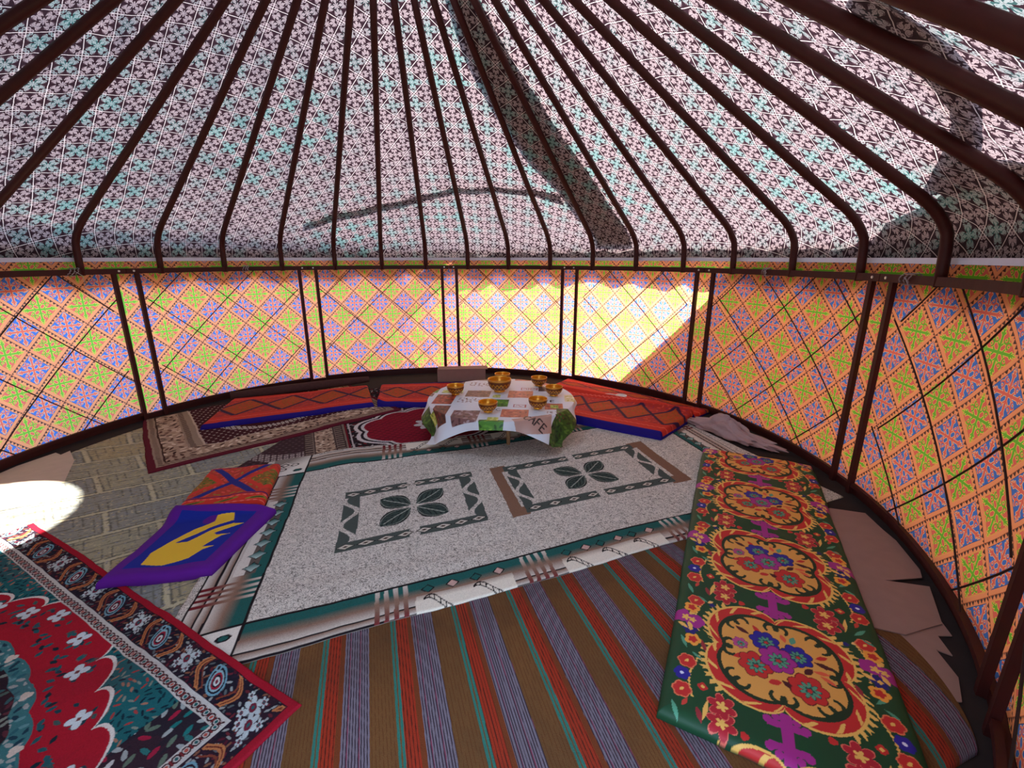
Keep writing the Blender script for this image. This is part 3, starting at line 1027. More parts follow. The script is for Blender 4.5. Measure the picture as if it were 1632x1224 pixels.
# --- big cream carpet
def paint_cream(u, v):
    TEAL, DK, BR, CR = (36, 90, 86), (28, 22, 26), (138, 108, 92), (214, 206, 196)
    p = Paint(u, v, CR)
    W_, H_ = 3.13, 1.516
    dl, dr, db, dt = u, W_ - u, v, H_ - v
    inner = (dl > 0) & (dr > 0) & (db > 0) & (dt > 0)
    p.c[..., 3] = 0.35; p.c[inner, 3] = 1.0

    def border(m, t, s, L):
        """t = distance out from the inner line, s = place along the side"""
        for lo_, hi_, c0, c1 in ((0.0, 0.055, TEAL, TEAL), (0.055, 0.105, TEAL, BR), (0.105, 0.175, BR, CR), (0.175, 0.215, BR, CR), (0.215, 0.26, BR, CR)):
            k = m & (t >= lo_) & (t < hi_); w = ((t[k] - lo_) / (hi_ - lo_))[:, None]
            p.c[k, :3] = lin(c0) * (1 - w) + lin(c1) * w
        p.c[m, 3] = 0.15
        for q in (0.170, 0.212): p.set(m & (np.abs(t - q) < 0.005), DK)
        p.set(m & (t > 0.262) & (t < 0.27), DK); p.set(m & (t >= 0.27), CR, 1.0)

    def curls(m, t, s, s0, s1):
        k = m & (s > s0) & (s < s1) & (t < 0.262)
        p.set(k & (t > 0.105), (226, 216, 200), 0.0)
        w = np.clip((0.14 - t) / 0.05, 0, 1); p.blend(w * (k & (t > 0.09)), BR)
        n_ = max(int(round((s1 - s0) / 0.24)), 1)
        for i in range(n_):
            c = s0 + (i + 0.5) * (s1 - s0) / n_
            x = s - c; y = t - 0.175
            e = np.abs(y - 0.055 * np.sin(x * 26)) * 0.8
            kk = k & (np.abs(x) < 0.088)
            wd = 0.015 * np.cos(x / 0.088 * 1.5)
            p.set(kk & (np.abs(e - wd) < 0.0035), DK)
            p.set(kk & (e < wd) & (((s * 40) % 1) < 0.2), DK)
            for j in (-1, 1):
                q = np.abs(x + j * 0.06) + np.abs(t - 0.065) * 1.1
                p.set(k & (q < 0.034), DK); p.set(k & (q < 0.026), TEAL if j > 0 else (196, 160, 150))

    def band(m, t, s, c):
        for i in range(4):
            x = s - (c + (i - 1.5) * 0.044)
            k = m & (np.abs(x) < 0.011) & (t < 0.262)
            p.set(k, BR, 0.0)
            p.blend(np.clip((0.09 - t) / 0.09, 0, 1) * k, (206, 200, 190))
            p.blend(np.clip((t - 0.12) / 0.1, 0, 1) * k, (110, 34, 40))
            x2 = np.abs(x) - 0.022

    def diamonds(m, t, s, s0, s1):
        k = m & (s > s0) & (s < s1) & (t < 0.15)
        p.set(k, (96, 86, 80), 0.1)
        p.set(k & (t < 0.05), TEAL); p.set(k & (t > 0.10), CR)
        n_ = int(round((s1 - s0) / 0.105))
        for i in range(n_):
            c = s0 + (i + 0.5) * (s1 - s0) / n_
            x = (s - c) / 0.048; y = (t - 0.075) / 0.05
            r = np.abs(x) ** 0.8 + np.abs(y) ** 0.8
            p.set(k & (r < 1.0), DK); q = k & (r < 0.86)
            p.set(q, (176, 200, 196)); p.blend(q * np.clip(0.5 + x * 0.8, 0, 1), TEAL)

    mB = (db < 0); mT = (dt < 0); mL = (dl < 0) & ~mB & ~mT; mR = (dr < 0) & ~mB & ~mT
    border(mB, -db, u, W_); border(mT, -dt, u, W_); border(mL, -dl, v, H_); border(mR, -dr, v, H_)
    for m, t in ((mB, -db), (mT, -dt)):
        curls(m, t, u, 0.74, 1.22); curls(m, t, u, 1.50, 2.15)
        for c in (0.63, 1.36, 2.28, 2.6): band(m, t, u, c)
    diamonds(mL, -dl, v, 0.38, 1.14); diamonds(mR, -dr, v, 0.38, 1.14)
    for m, t in ((mL, -dl), (mR, -dr)):
        band(m, t, v, 0.26); band(m, t, v, 1.25)
    # corner squares
    cor = (mB | mT) & ((dl < 0) | (dr < 0))
    tu = np.where(dl < 0, -dl, -dr); tv = np.where(db < 0, -db, -dt)
    p.set(cor, (222, 216, 206), 0.1)
    p.blend(cor * np.clip((tu + tv - 0.2) * 4, 0, 0.8), (96, 84, 76))
    for cu, cv in ((0.06, 0.06), (0.10, 0.16), (0.17, 0.10)):
        r = np.hypot((tu - cu) / 1.4, tv - cv)
        p.set(cor & (r < 0.022), DK); p.set(cor & (r < 0.014), TEAL if cu < 0.1 else CR)
    r = np.abs(tu - 0.17) + np.abs(tv - 0.17)
    p.set(cor & (r < 0.05), CR); p.set(cor & (r < 0.036), DK); p.set(cor & (r < 0.02), CR)
    p.set(cor & (tu > 0.262), CR, 1.0)
    for d_ in (dl, dr, db, dt):
        p.set(np.abs(d_) < 0.0065, DK)
    # medallions
    GR = (74, 82, 78)
    for (x0, x1, y0, y1, sh) in ((0.33, 1.20, 0.41, 1.09, False), (1.45, 2.61, 0.39, 1.07, True)):
        cx_, cy_ = (x0 + x1) / 2, (y0 + y1) / 2
        if sh:                                   # brown block behind the second medallion
            k = (u > x0 - 0.10) & (u < x1 + 0.13) & (v > y0 - 0.02) & (v < y1 + 0.02)
            k &= ~((u > x0 - 0.02) & (u < x1 + 0.03) & (v > y0 + 0.08) & (v < y1 - 0.08))
            p.set(k & ((u < x0 + 0.02) | (u > x1 - 0.03)), (128, 96, 78), 0.05)
        hb = 0.085
        horiz = ((np.abs(v - y0 - hb / 2) < hb / 2) | (np.abs(v - y1 + hb / 2) < hb / 2)) & (u > x0) & (u < x1) & (np.abs(u - cx_) > 0.03)
        p.set(horiz, GR, 0.0)
        for vy in (y0 + hb / 2, y1 - hb / 2):
            n_ = 8
            for i in range(n_):
                c = x0 + (i + 0.5) * (x1 - x0) / n_
                q = np.abs(u - c) / 0.042 + np.abs(v - vy) / 0.022
                p.set(q < 1.25, DK); p.set(q < 1.0, (206, 198, 184)); p.set(q < 0.45, (70, 52, 46))
        vert = ((np.abs(u - x0 - 0.05) < 0.05) | (np.abs(u - x1 + 0.05) < 0.05)) & (v > y0 + hb) & (v < y1 - hb)
        zz_ = 0.05 + 0.042 * np.sin((v - cy_) * 21)
        k = vert & ((np.minimum(u - x0, x1 - u) > zz_ + 0.012) | (np.minimum(u - x0, x1 - u) < zz_ - 0.022))
        p.set(k, GR, 0.0)
        for q in range(4):                       # four leaves
            sx_ = 1 if q in (0, 3) else -1; sy_ = 1 if q < 2 else -1
            an = math.atan2(sy_ * 0.72, sx_ * 0.90)
            L_ = 0.235
            xx = (u - cx_) * math.cos(an) + (v - cy_) * math.sin(an); yy = -(u - cx_) * math.sin(an) + (v - cy_) * math.cos(an)
            t = (xx - 0.025) / L_
            w = 0.082 * np.sin(np.clip(t, 0, 1) ** 1.1 * math.pi) ** 0.75
            ins = (t > 0) & (t < 1)
            p.set(ins & (np.abs(yy) < w), (44, 54, 52), 0.0)
            p.set(ins & (np.abs(np.abs(yy) - w * 0.78) < 0.0035) & (t > 0.06), (120, 128, 120))
            p.set(ins & (np.abs(yy) < w * 0.62), (58, 72, 68))
            p.set(ins & (np.abs(yy) < w * 0.55) & (((np.abs(yy) - xx * 0.6) / 0.03 % 1) < 0.22), (24, 26, 28))
            p.set(ins & (np.abs(yy) < 0.004) & (t < 0.9), (150, 156, 146))
            p.set(ins & (np.abs(yy) > w * 0.9) & (np.abs(yy) < w), DK)
    return p.c


CO, CEU, CEV = (-1.16, 1.64), (0.927, 0.376), (-0.244, 0.970)
def cr_(u, v): return (CO[0] + u * CEU[0] + v * CEV[0], CO[1] + u * CEU[1] + v * CEV[1])
o = slab('cream_carpet', [cr_(-0.31, -0.215), cr_(3.60, -0.20), cr_(3.38, 1.75), cr_(-0.31, 1.82)], 0.0044, 0.009, paint_cream, M['speck'],
         affine(CO, CEU, CEV), wob=0.012, seed=3, side=(150, 140, 130),
         bulge=lambda a, b: (0 * a, 0.03 * np.sin(a * 9) * b ** 4 - 0.06 * np.clip(a - 0.6, 0, 1) * (1 - b) ** 2))
tag(o, 'large cream speckled carpet with two leaf medallions and teal border, mid floor', 'carpet')


# --- red persian rug, lower left
def paint_persian(u, v):
    NV, TL, RD, WH = (30, 26, 38), (30, 92, 98), (158, 26, 44), (186, 194, 196)
    p = Paint(u, v, RD)
    d = np.minimum(u, v)                       # distance from the two visible edges
    s = np.where(v < u, u, v)
    t = d
    # field: teal with florets, red panel, dark medallion
    fieldm = d > 0.20
    al = u - 1.16
    aa_ = np.abs(al)
    line = 0.26 + (aa_ - 0.29) * 0.41 - 0.062 * np.sqrt(np.clip(np.sin(math.pi * (((aa_ - 0.29) / 0.17) % 1)), 0, 1))
    line = np.where(aa_ < 0.20, 0.19, line)
    teal = fieldm & (v < line)
    p.set(teal, TL)
    scatter(p, teal, 0.028, 21, [(150, 110, 92), (18, 44, 56), (120, 132, 122), (20, 50, 60), (150, 60, 60), (16, 38, 52)], 0.46, 0.34)
    k = teal & (u < 0.38)
    p.set(k, (40, 34, 44)); scatter(p, k, 0.045, 22, [(150, 30, 60), (150, 160, 160), (90, 110, 96), (190, 190, 190), (30, 110, 110)], 0.46, 0.4)
    p.set(teal & (v - d < 0) & (d < 0.20), TL)
    p.set(fieldm & (np.abs(v - line) < 0.0065), (210, 208, 204))
    # flowering twigs round the panel
    tw = [(1.45, 0.30), (1.31, 0.24), (1.07, 0.25), (0.87, 0.32), (0.62, 0.40), (0.42, 0.50), (1.62, 0.36), (1.8, 0.43), (0.3, 0.62)]
    for i, (a, b) in enumerate(tw):
        for j in range(9):
            an = rnd.uniform(0, 6.28); rr_ = rnd.uniform(0.035, 0.085)
            p.leaf(a + rr_ * math.cos(an) * 1.2, b + rr_ * math.sin(an) * 0.5, rnd.uniform(.025, .04), 0.008, rnd.uniform(0, 6.28), rnd.choice([(40, 92, 98), (60, 84, 84), (28, 60, 72)]))
        p.flower(a, b, 0.036, 4, (60, 70, 76), 0.45, 0.6)
        p.flower(a, b, 0.034, 4, (198, 212, 220), 0.5, 0.6)
        p.flower(a, b, 0.008, 4, (110, 60, 60), 0.1)
    for a0, b0, a1, b1 in ((1.07, .27, .87, .34), (.85, .36, .66, .44), (.60, .44, .46, .53), (1.45, .32, 1.31, .27), (1.28, .27, 1.12, .30)):
        for j in range(9):
            f = j / 8
            p.leaf(a0 + (a1 - a0) * f, b0 + (b1 - b0) * f + 0.045, 0.034, 0.009, rnd.uniform(0, 6.28), (36, 84, 94) if j % 3 else (20, 40, 52))
    x, y = (u - 1.18) / 0.74, (v - 0.86) / 0.45
    th = np.arctan2(y, x); r = np.hypot(x, y) / (1 + 0.035 * np.abs(np.sin(th * 12)))
    p.set(r < 1.0, (58, 112, 118))
    mm = r < 0.98
    scatter(p, mm, 0.030, 31, [(92, 140, 146), (44, 96, 108), (30, 60, 76), (150, 160, 160)], 0.5, 0.5)
    mm = r < 0.88
    p.set(mm, (40, 30, 40)); scatter(p, mm, 0.040, 32, [(120, 130, 124), (70, 96, 92), (86, 44, 54), (44, 92, 98), (60, 50, 58)], 0.48, 0.4)
    for i in range(16):
        an = i * math.pi / 8; p.flower(1.18 + 0.72 * math.cos(an), 0.86 + 0.44 * math.sin(an), 0.02, 3, (200, 190, 180), 0.3)
    # lattice stripe
    lat = (d > 0.160) & (d <= 0.200)
    p.set(lat, (186, 184, 180))
    kk = np.floor(s / 0.030) % 2
    f = (s / 0.030) % 1 - 0.5; g = (d - 0.180) / 0.014
    e_ = (f * 2.3) ** 2 + g * g
    p.set(lat & (e_ < 1.15) & (e_ > 0.50), (52, 22, 30)); p.set(lat & (e_ < 0.2) & (kk > 0), (170, 80, 70)); p.set(lat & (e_ < 0.2) & (kk == 0), (30, 90, 92))
    p.set(lat & (np.abs(np.abs(f) - 0.5) < 0.07) & (np.abs(g) < 0.8), (110, 40, 44))
    p.set((d > 0.150) & (d < 0.161), (186, 186, 184)); p.set((np.abs(d - 0.150) < 0.003), NV)
    # broad ornate border
    b = (d > 0.030) & (d <= 0.149)
    p.set(b, NV)
    scatter(p, b, 0.022, 41, [(96, 36, 46), (120, 80, 62), (86, 96, 100), (74, 24, 40), (140, 146, 146), (40, 30, 44)], 0.5, 0.42)
    y = t - 0.090
    f = ((s - 0.34) / 0.41 + 0.5) % 1; x = (f - 0.5) * 0.41 + y * 0.5
    # serrated orange leaves bowing over the botehs
    for sg in (-1, 1):
        cv = sg * (0.088 + 0.030 * np.cos((y + 0.01) * 38))
        ww = 0.010 + 0.005 * np.abs(((y * 70) % 1) - 0.5)
        p.set(b & (np.abs(x - cv) < ww) & (np.abs(y) < 0.054), (176, 112, 70))
        p.set(b & (np.abs(x - cv) < 0.0025) & (np.abs(y) < 0.05), (96, 40, 32))
        cv2 = sg * (0.066 - 0.03 * np.sin((y - 0.02) * 40))
        p.set(b & (np.abs(x - cv2) < 0.004) & (np.abs(y) < 0.045), (120, 60, 44))
    # boteh: a drop with a hooked tip
    yy_ = y * -1.0
    rr2 = np.hypot(x / 1.0, (yy_ + 0.006) / 1.1); an2 = np.arctan2(x, yy_ + 0.006)
    shp = rr2 / (0.040 * (1 + 0.35 * np.maximum(np.cos(an2 - 0.5), 0) ** 3))
    for lim, cc in ((1.0, (104, 150, 168)), (0.84, NV), (0.70, (132, 166, 176)), (0.56, (140, 30, 50)), (0.42, NV), (0.30, (190, 196, 196)), (0.14, (110, 30, 50))):
        p.set(b & (shp < lim), cc)
    p.set(b & (np.hypot(x - 0.030, y + 0.034) < 0.013), (120, 160, 176)); p.set(b & (np.hypot(x - 0.030, y + 0.034) < 0.007), NV)
    # white rosette clusters half way between
    x2 = ((f + 0.5) % 1 - 0.5) * 0.41 + y * 0.5
    for ox, oy, rs2 in ((0, 0, 0.036), (0.030, 0.030, 0.018), (-0.030, -0.030, 0.018), (-0.034, 0.026, 0.014), (0.034, -0.028, 0.014)):
        th = np.arctan2(y - oy, x2 - ox); r = np.hypot(x2 - ox, y - oy)
        p.set(b & (r < rs2 * (0.5 + 0.6 * np.abs(np.cos(th * 3)))), (176, 190, 194)); p.set(b & (r < rs2 * 0.42), (104, 34, 52)); p.set(b & (r < rs2 * 0.18), (30, 90, 96))
    p.set(d <= 0.032, (150, 22, 40)); p.set((d > 0.029) & (d < 0.033), (60, 16, 28))
    p.blend(0.12 * (wnoise(u * 3, v * 3, 6) > 0.2), (90, 30, 40))
    return p.c


o = slab('persian_rug', [(-0.75 + 0.0, 1.28), (-0.75 - 0.484 * 0.98, 1.28 - 0.875 * 0.98), (-0.75 - 0.875 * 2.42 - 0.484 * 0.98, 1.28 + 0.484 * 2.42 - 0.875 * 0.98), (-0.75 - 0.875 * 2.42, 1.28 + 0.484 * 2.42)],
         0.0026, 0.010, paint_persian, M['carpet'], affine((-0.75, 1.28), (-0.875, 0.484), (-0.484, -0.875)), wob=0.01, seed=8, side=(140, 20, 36))
tag(o, 'red persian rug with teal floral corners and navy border, foreground left', 'rug')


# --- red quilted sitting mats with blue edging
def paint_mat(W_, L_, per, ph_=0.0):
    def f(u, v):
        p = Paint(u, v, (196, 46, 32))
        sc = ((u / 0.05) % 1); 
        zig = np.abs(sc - 0.5) * 0.03
        for vv in (0.12, 0.22, W_ - 0.12, W_ - 0.2):
            p.set(np.abs(v - vv - zig + 0.008) < 0.006, (226, 96, 80))
        mid = (v > 0.20) & (v < W_ - 0.16)
        cy_ = (0.20 + W_ - 0.16) / 2; hh = (W_ - 0.36) / 2
        f_ = ((u + ph_) / per) % 1; x = (f_ - 0.5) * 2; y = (v - cy_) / hh
        dd = np.abs(x) + np.abs(y)
        p.set(mid, (170, 44, 34))
        p.set(mid & (dd < 1.0), (170, 66, 26))
        scatter(p, mid & (dd < 0.8), 0.035, 5, [(150, 96, 30), (196, 60, 36), (120, 84, 28)], 0.45, 0.4)
        scatter(p, mid & (dd > 1.1), 0.04, 6, [(206, 70, 60), (150, 40, 60)], 0.45, 0.4)
        p.set(mid & (np.abs(dd - 1.0) < 0.11), (48, 12, 54))
        p.set((v > W_ - 0.035), (44, 14, 84))
        p.set(v < 0.03, (30, 10, 110))
        return p.c
    return f


def matquad(name, quad, W_, per, lab, th=0.06, ph_=0.0, wob=0.01, lift=None, upd=True, eu=None):
    q = np.array(quad, float)
    eu_ = (q[1] - q[0]) / np.linalg.norm(q[1] - q[0]); ev_ = (q[3] - q[0]) / np.linalg.norm(q[3] - q[0])
    o = slab(name, quad, 0.007, th, paint_mat(np.linalg.norm(q[3] - q[0]), 0, per, ph_), M['cotton'], affine(q[0], eu_, ev_), round_=0.03, wob=wob, seed=4,
             side=(26, 8, 120), lift=lift, update=upd, edging='edging')
    tag(o, lab, 'sitting mat', 'red quilted sitting mats')
    return o


matquad('sitting_mat', [(-2.87, 3.98), (-1.46, 4.64), (-1.74, 5.38), (-3.06, 4.86)], 0.75, 0.42, 'red quilted sitting mat with dark diamonds along the left wall, nearest the left', 0.045)
matquad('sitting_mat', [(-1.42, 4.63), (-0.30, 4.74), (-0.42, 5.62), (-1.60, 5.44)], 0.80, 0.40, 'red quilted sitting mat with blue edge directly behind the left of the table', 0.05)
matquad('sitting_mat', [(0.42, 5.36), (1.79, 4.31), (2.02, 4.50), (0.72, 5.78)], 0.3, 0.42, 'narrow folded red mat with purple edge against the wall, behind another mat', 0.05)
matquad('sitting_mat', [(0.05, 4.52), (1.30, 3.75), (1.78, 4.28), (0.50, 5.24)], 0.72, 0.34, 'red quilted sitting mat with thick blue edge, right of the table', 0.075, 0.1)

# rolled brown rug edge behind the left mat
q = MB(); q.tube([(-3.12, 4.90, 0.06), (-2.6, 5.18, 0.07), (-2.1, 5.42, 0.08), (-1.78, 5.56, 0.09)], [0.05, 0.055, 0.05, 0.035], 10)
o = q.build('rolled_rug', plain('rolled_rug_wool', (70, 44, 42), 0.95, 0, 0.3, 30, 0.4), smooth=True)
tag(o, 'dark brown rolled rug edge between the left mat and the wall', 'rug')


# --- green quilt
def paint_quilt(u, v):
    GN, YL, RD, MG, BL, TQ, GO, MR = (4, 66, 34), (222, 158, 76), (196, 38, 38), (164, 36, 132), (30, 22, 140), (80, 150, 120), (236, 184, 92), (70, 10, 24)
    p = Paint(u, v, GN)
    W_ = 0.80; uc = W_ / 2
    p.blend(0.35 * (0.5 + 0.5 * wnoise(u * 5, v * 3, 2)), (2, 46, 28))
    for k in range(-1, 6):
        vc = 0.39 + 0.657 * k
        # crosses between medallions
        vx = vc + 0.33
        x, y = u - uc, v - vx
        pl = (np.abs(x) < 0.017) & (np.abs(y) < 0.088)
        pl |= (np.abs(np.abs(y) - 0.040) < 0.013) & (np.abs(x) < 0.058)
        pl |= (np.hypot(np.abs(x) - 0.056, np.abs(y) - 0.048) < 0.015) | (np.hypot(np.abs(x) - 0.030, np.abs(y) - 0.066) < 0.013)
        p.set(pl, MG)
        # red six-petal pairs either side
        for sx_ in (-1, 1):
            for dy in (-0.035, 0.03):
                p.flower(uc + sx_ * 0.20, vx + dy + sx_ * 0.0, 0.047, 6, (224, 110, 90), 0.35, 0.3)
                p.flower(uc + sx_ * 0.20, vx + dy, 0.043, 6, (176, 26, 44), 0.35, 0.3)
                p.flower(uc + sx_ * 0.20, vx + dy, 0.018, 5, GO, 0.6)
            p.leaf(uc + sx_ * 0.26, vx - 0.05, 0.09, 0.008, 1.4, GO)
            p.flower(uc + sx_ * 0.13, vx + 0.05 * sx_, 0.014, 3, RD, 0.2)
            p.flower(uc + sx_ * 0.265, vx + 0.085, 0.017, 4, RD, 0.2); p.flower(uc + sx_ * 0.265, vx + 0.085, 0.007, 4, GO, 0.2)
            p.leaf(uc + sx_ * 0.27, vx - 0.11, 0.03, 0.008, 0.6, (236, 190, 120)); p.flower(uc + sx_ * 0.25, vx - 0.12, 0.012, 4, (20, 20, 110))
        # medallion
        x, y = (u - uc) / 0.272, (v - vc) / 0.272
        th = np.arctan2(y, x)
        rad = 0.78 + 0.29 * np.abs(np.sin(2 * th)) ** 0.6
        r = np.hypot(x, y) / rad
        # fringed outer feathers left and right
        feat = (np.abs(np.cos(th)) > 0.62)
        p.set((r < 1.10 + 0.02 * np.sin(th * 70)) & feat & (np.sin(th * 60 + r * 14) > -0.2), GO)
        p.set(r < 1.03, GO); p.set(r < 0.995, RD)
        p.set((r < 0.99) & (r > 0.89) & (np.sin(th * 18 + r * 26) > 0.78), GO)
        p.set(r < 0.86, (10, 44, 22)); p.set(r < 0.80, YL)
        # green hooks curling inward
        for j in range(16):
            a = (j + 0.5) * math.pi / 8 + (0.10 if j % 2 else -0.10)
            R0 = (0.78 + 0.29 * abs(math.sin(2 * a)) ** 0.6) * 0.272
            sgn = 1 if j % 2 else -1
            hx, hy = uc + R0 * 0.72 * math.cos(a), vc + R0 * 0.72 * math.sin(a)
            dx, dy = u - hx, v - hy; rr_ = np.hypot(dx, dy); aa = np.arctan2(dy, dx) - a
            aa = np.arctan2(np.sin(aa * sgn), np.cos(aa * sgn))
            p.set((np.abs(rr_ - 0.024) < 0.0065 + 0.002 * np.cos(aa)) & (aa > -2.4) & (aa < 1.6), (10, 44, 22))
            p.set(np.hypot(dx + 0.020 * math.cos(a - sgn * 1.3), dy + 0.020 * math.sin(a - sgn * 1.3)) < 0.008, (10, 44, 22))
        # bouquet
        def lf(a, b, L_, w_, an, c): p.leaf(uc + a, vc + b, L_, w_, an, c)
        for a, b, L_, w_, an, c in ((-0.10, 0.10, 0.06, 0.011, 2.7, MR), (-0.06, 0.12, 0.05, 0.010, 2.2, RD), (0.12, 0.05, 0.07, 0.011, -0.2, MR), (0.13, 0.07, 0.05, 0.01, 0.5, RD),
                                    (0.05, 0.11, 0.05, 0.012, 1.3, TQ), (0.03, 0.11, 0.045, 0.01, 1.9, (222, 90, 60)), (-0.11, -0.02, 0.06, 0.012, 3.6, RD), (0.08, -0.03, 0.05, 0.012, 0.9, MR),
                                    (0.13, -0.01, 0.06, 0.009, -0.5, (222, 90, 60)), (0.11, 0.0, 0.06, 0.009, 0.1, (222, 90, 60)), (0.0, -0.09, 0.05, 0.012, -0.6, MR), (0.0, -0.10, 0.05, 0.012, 3.6, RD)):
            lf(a, b, L_, w_, an, c)
        for a, b, r_, c in ((-0.135, 0.035, 0.028, (180, 70, 130)), (-0.045, 0.085, 0.052, BL), (0.065, 0.055, 0.052, BL), (-0.085, -0.055, 0.058, RD), (0.085, -0.095, 0.062, RD), (-0.005, 0.005, 0.062, MG)):
            p.flower(uc + a, vc + b, r_ * 1.06, 7, tuple(int(q * 0.5) for q in c), 0.16, a * 9)
            p.flower(uc + a, vc + b, r_, 7, c, 0.18, a * 9)
            p.flower(uc + a + 0.004, vc + b - 0.004, r_ * 0.56, 9, (24, 60, 60), 0.4, b * 9); p.flower(uc + a + 0.004, vc + b - 0.004, r_ * 0.5, 9, TQ, 0.45, b * 9)
            p.flower(uc + a + 0.004, vc + b - 0.004, r_ * 0.25, 5, (30, 70, 66), 0.4); p.flower(uc + a + 0.004, vc + b - 0.006, r_ * 0.14, 5, RD, 0.3)
        # side garlands
        for sx_ in (-1, 1):
            ug = uc + sx_ * 0.325
            base = vc - 0.30
            wav = ug + sx_ * 0.018 * np.sin((v - base) * 2 * math.pi / 0.33)
            g = (np.abs(u - wav + sx_ * 0.03) < 0.0035 + 0.002 * np.sin(v * 420)) & (np.abs(v - vc) < 0.33)
            p.set(g & (((v - base) % 0.33) < 0.2), GO)
            for dv, kind in ((0.03, 'r'), (0.10, 'b'), (0.165, 'r'), (0.23, 'l'), (0.285, 'o'), (0.34, 'n'), (0.40, 'm'), (0.47, 'o'), (0.525, 'r'), (0.57, 'l'), (0.62, 's')):
                q = base + dv + sx_ * 0.01
                uu = ug + sx_ * 0.014 * math.sin(dv * 19)
                if kind == 'r':
                    p.flower(uu, q, 0.0345, 6, (226, 120, 80), 0.12); p.flower(uu, q, 0.0299, 6, RD, 0.12); p.leaf(uu - 0.008, q - 0.008, 0.022, 0.006, 0.9, GO)
                elif kind == 'b':
                    p.flower(uu, q, 0.0287, 6, BL, 0.12); p.flower(uu, q, 0.0069, 4, (220, 220, 240), 0.1)
                elif kind == 'o':
                    p.flower(uu, q, 0.0322, 5, (238, 160, 60), 0.2); p.flower(uu, q, 0.0172, 5, RD, 0.3)
                elif kind == 'n':
                    p.flower(uu, q, 0.0299, 6, (18, 20, 110), 0.3); p.flower(uu, q, 0.0092, 4, GO, 0.3); p.leaf(uu - 0.01, q, 0.05, 0.009, 2.6, GO)
                elif kind == 'm':
                    p.flower(uu - 0.028, q + 0.008, 0.0368, 5, MG, 0.12); p.flower(uu + 0.026, q - 0.010, 0.0391, 5, MG, 0.12)
                    p.flower(uu - 0.012, q, 0.0161, 5, GO, 0.5); p.flower(uu + 0.016, q - 0.006, 0.0138, 5, GO, 0.5); p.leaf(uu, q - 0.02, 0.05, 0.010, -1.2, GO); p.leaf(uu, q + 0.02, 0.04, 0.010, 1.0, GO)
                elif kind == 'l':
                    p.leaf(uu - 0.02, q, 0.07, 0.008, 0.8 if sx_ > 0 else 2.0, TQ); p.leaf(uu - sx_ * 0.05, q + 0.01, 0.06, 0.009, 1.9, (150, 40, 50)); p.leaf(uu, q - 0.01, 0.05, 0.006, -0.6, TQ)
                else:
                    p.leaf(uu - 0.01, q, 0.04, 0.008, 1.2, (200, 60, 50))
    return p.c


QO, QU, QV = (0.50, 1.24), (0.907, -0.42), (0.42, 0.907)
o = slab('green_quilt', [(0.50, 1.24), (1.19, 0.84), (2.26, 3.19), (1.57, 3.52)], 0.0027, 0.045, paint_quilt, M['satin'],
         affine(QO, QU, QV), round_=0.045, wob=0.008, seed=14, side=(4, 50, 28))
tag(o, 'long green quilt printed with yellow floral medallions, on the floor at right', 'quilt')


# --- patterned orange-red cushion and purple cushion
def paint_orange(u, v):
    p = Paint(u, v, (206, 48, 34))
    W_, L_ = 0.55, 0.60
    x, y = u - 0.24, v - 0.36
    m = (v > 0.16) & (v < 0.56)
    p.set(m, (178, 56, 40))
    scatter(p, m, 0.04, 2, [(214, 80, 70), (150, 110, 50), (196, 60, 50)], 0.5, 0.4)
    c1 = np.abs(np.abs(x) / 0.17 - np.abs(y) / 0.2)
    p.set(m & (c1 < 0.16), (24, 34, 120))
    for cx_ in (0.24 - 0.22, 0.24 + 0.22):
        dd = np.abs(u - cx_) / 0.16 + np.abs(v - 0.36) / 0.17
        p.set(m & (dd < 1), (206, 54, 40)); p.set(m & (dd < 0.72), (130, 96, 40))
        scatter(p, m & (dd < 0.72), 0.03, 4, [(60, 100, 30), (200, 80, 40), (170, 130, 50)], 0.5, 0.35)
    for vv in (0.15, 0.57): p.set(np.abs(v - vv) < 0.006, (60, 30, 90))
    for vv in (0.045, 0.125, 0.59):
        f = (u / 0.04) % 1; p.set((np.abs(f - 0.5) + np.abs(v - vv) / 0.014) < 0.5, (236, 120, 110))
    for cx_ in (0.08, 0.28, 0.46):
        dd = ((u - cx_) / 0.07) ** 2 + ((v - 0.085 - (u - cx_) * 0.25) / 0.016) ** 2
        p.set(dd < 1, (150, 130, 50)); p.set(dd < 0.35, (60, 70, 30))
    return p.c


o = slab('patterned_cushion', [(-2.06, 2.50), (-1.56, 2.61), (-1.74, 3.17), (-2.22, 3.10)], 0.0035, 0.05, paint_orange, M['cotton'],
         affine((-2.06, 2.50), (0.977, 0.215), (-0.26, 0.965)), round_=0.05, wob=0.02, seed=22, side=(150, 30, 30))
tag(o, 'orange-red floppy cushion with blue lattice pattern, behind the purple cushion', 'cushion')


def inpoly(u, v, pts):
    m = np.zeros(u.shape, bool); n_ = len(pts)
    for i in range(n_):
        x0, y0 = pts[i]; x1, y1 = pts[(i + 1) % n_]
        c = ((y0 > v) != (y1 > v)) & (u < (x1 - x0) * (v - y0) / (y1 - y0 + 1e-12) + x0)
        m ^= c
    return m


def paint_purple(u, v):
    p = Paint(u, v, (86, 16, 132))
    p.set((u > 0.13) & (u < 0.87) & (v > 0.115) & (v < 0.90), (8, 34, 140))
    p.set(np.hypot(u - 0.47, (v - 0.80) * 1.2) < 0.075, (86, 16, 132))
    bird = BIRD
    p.set(inpoly(u, v, bird), (228, 184, 52))
    return p.c


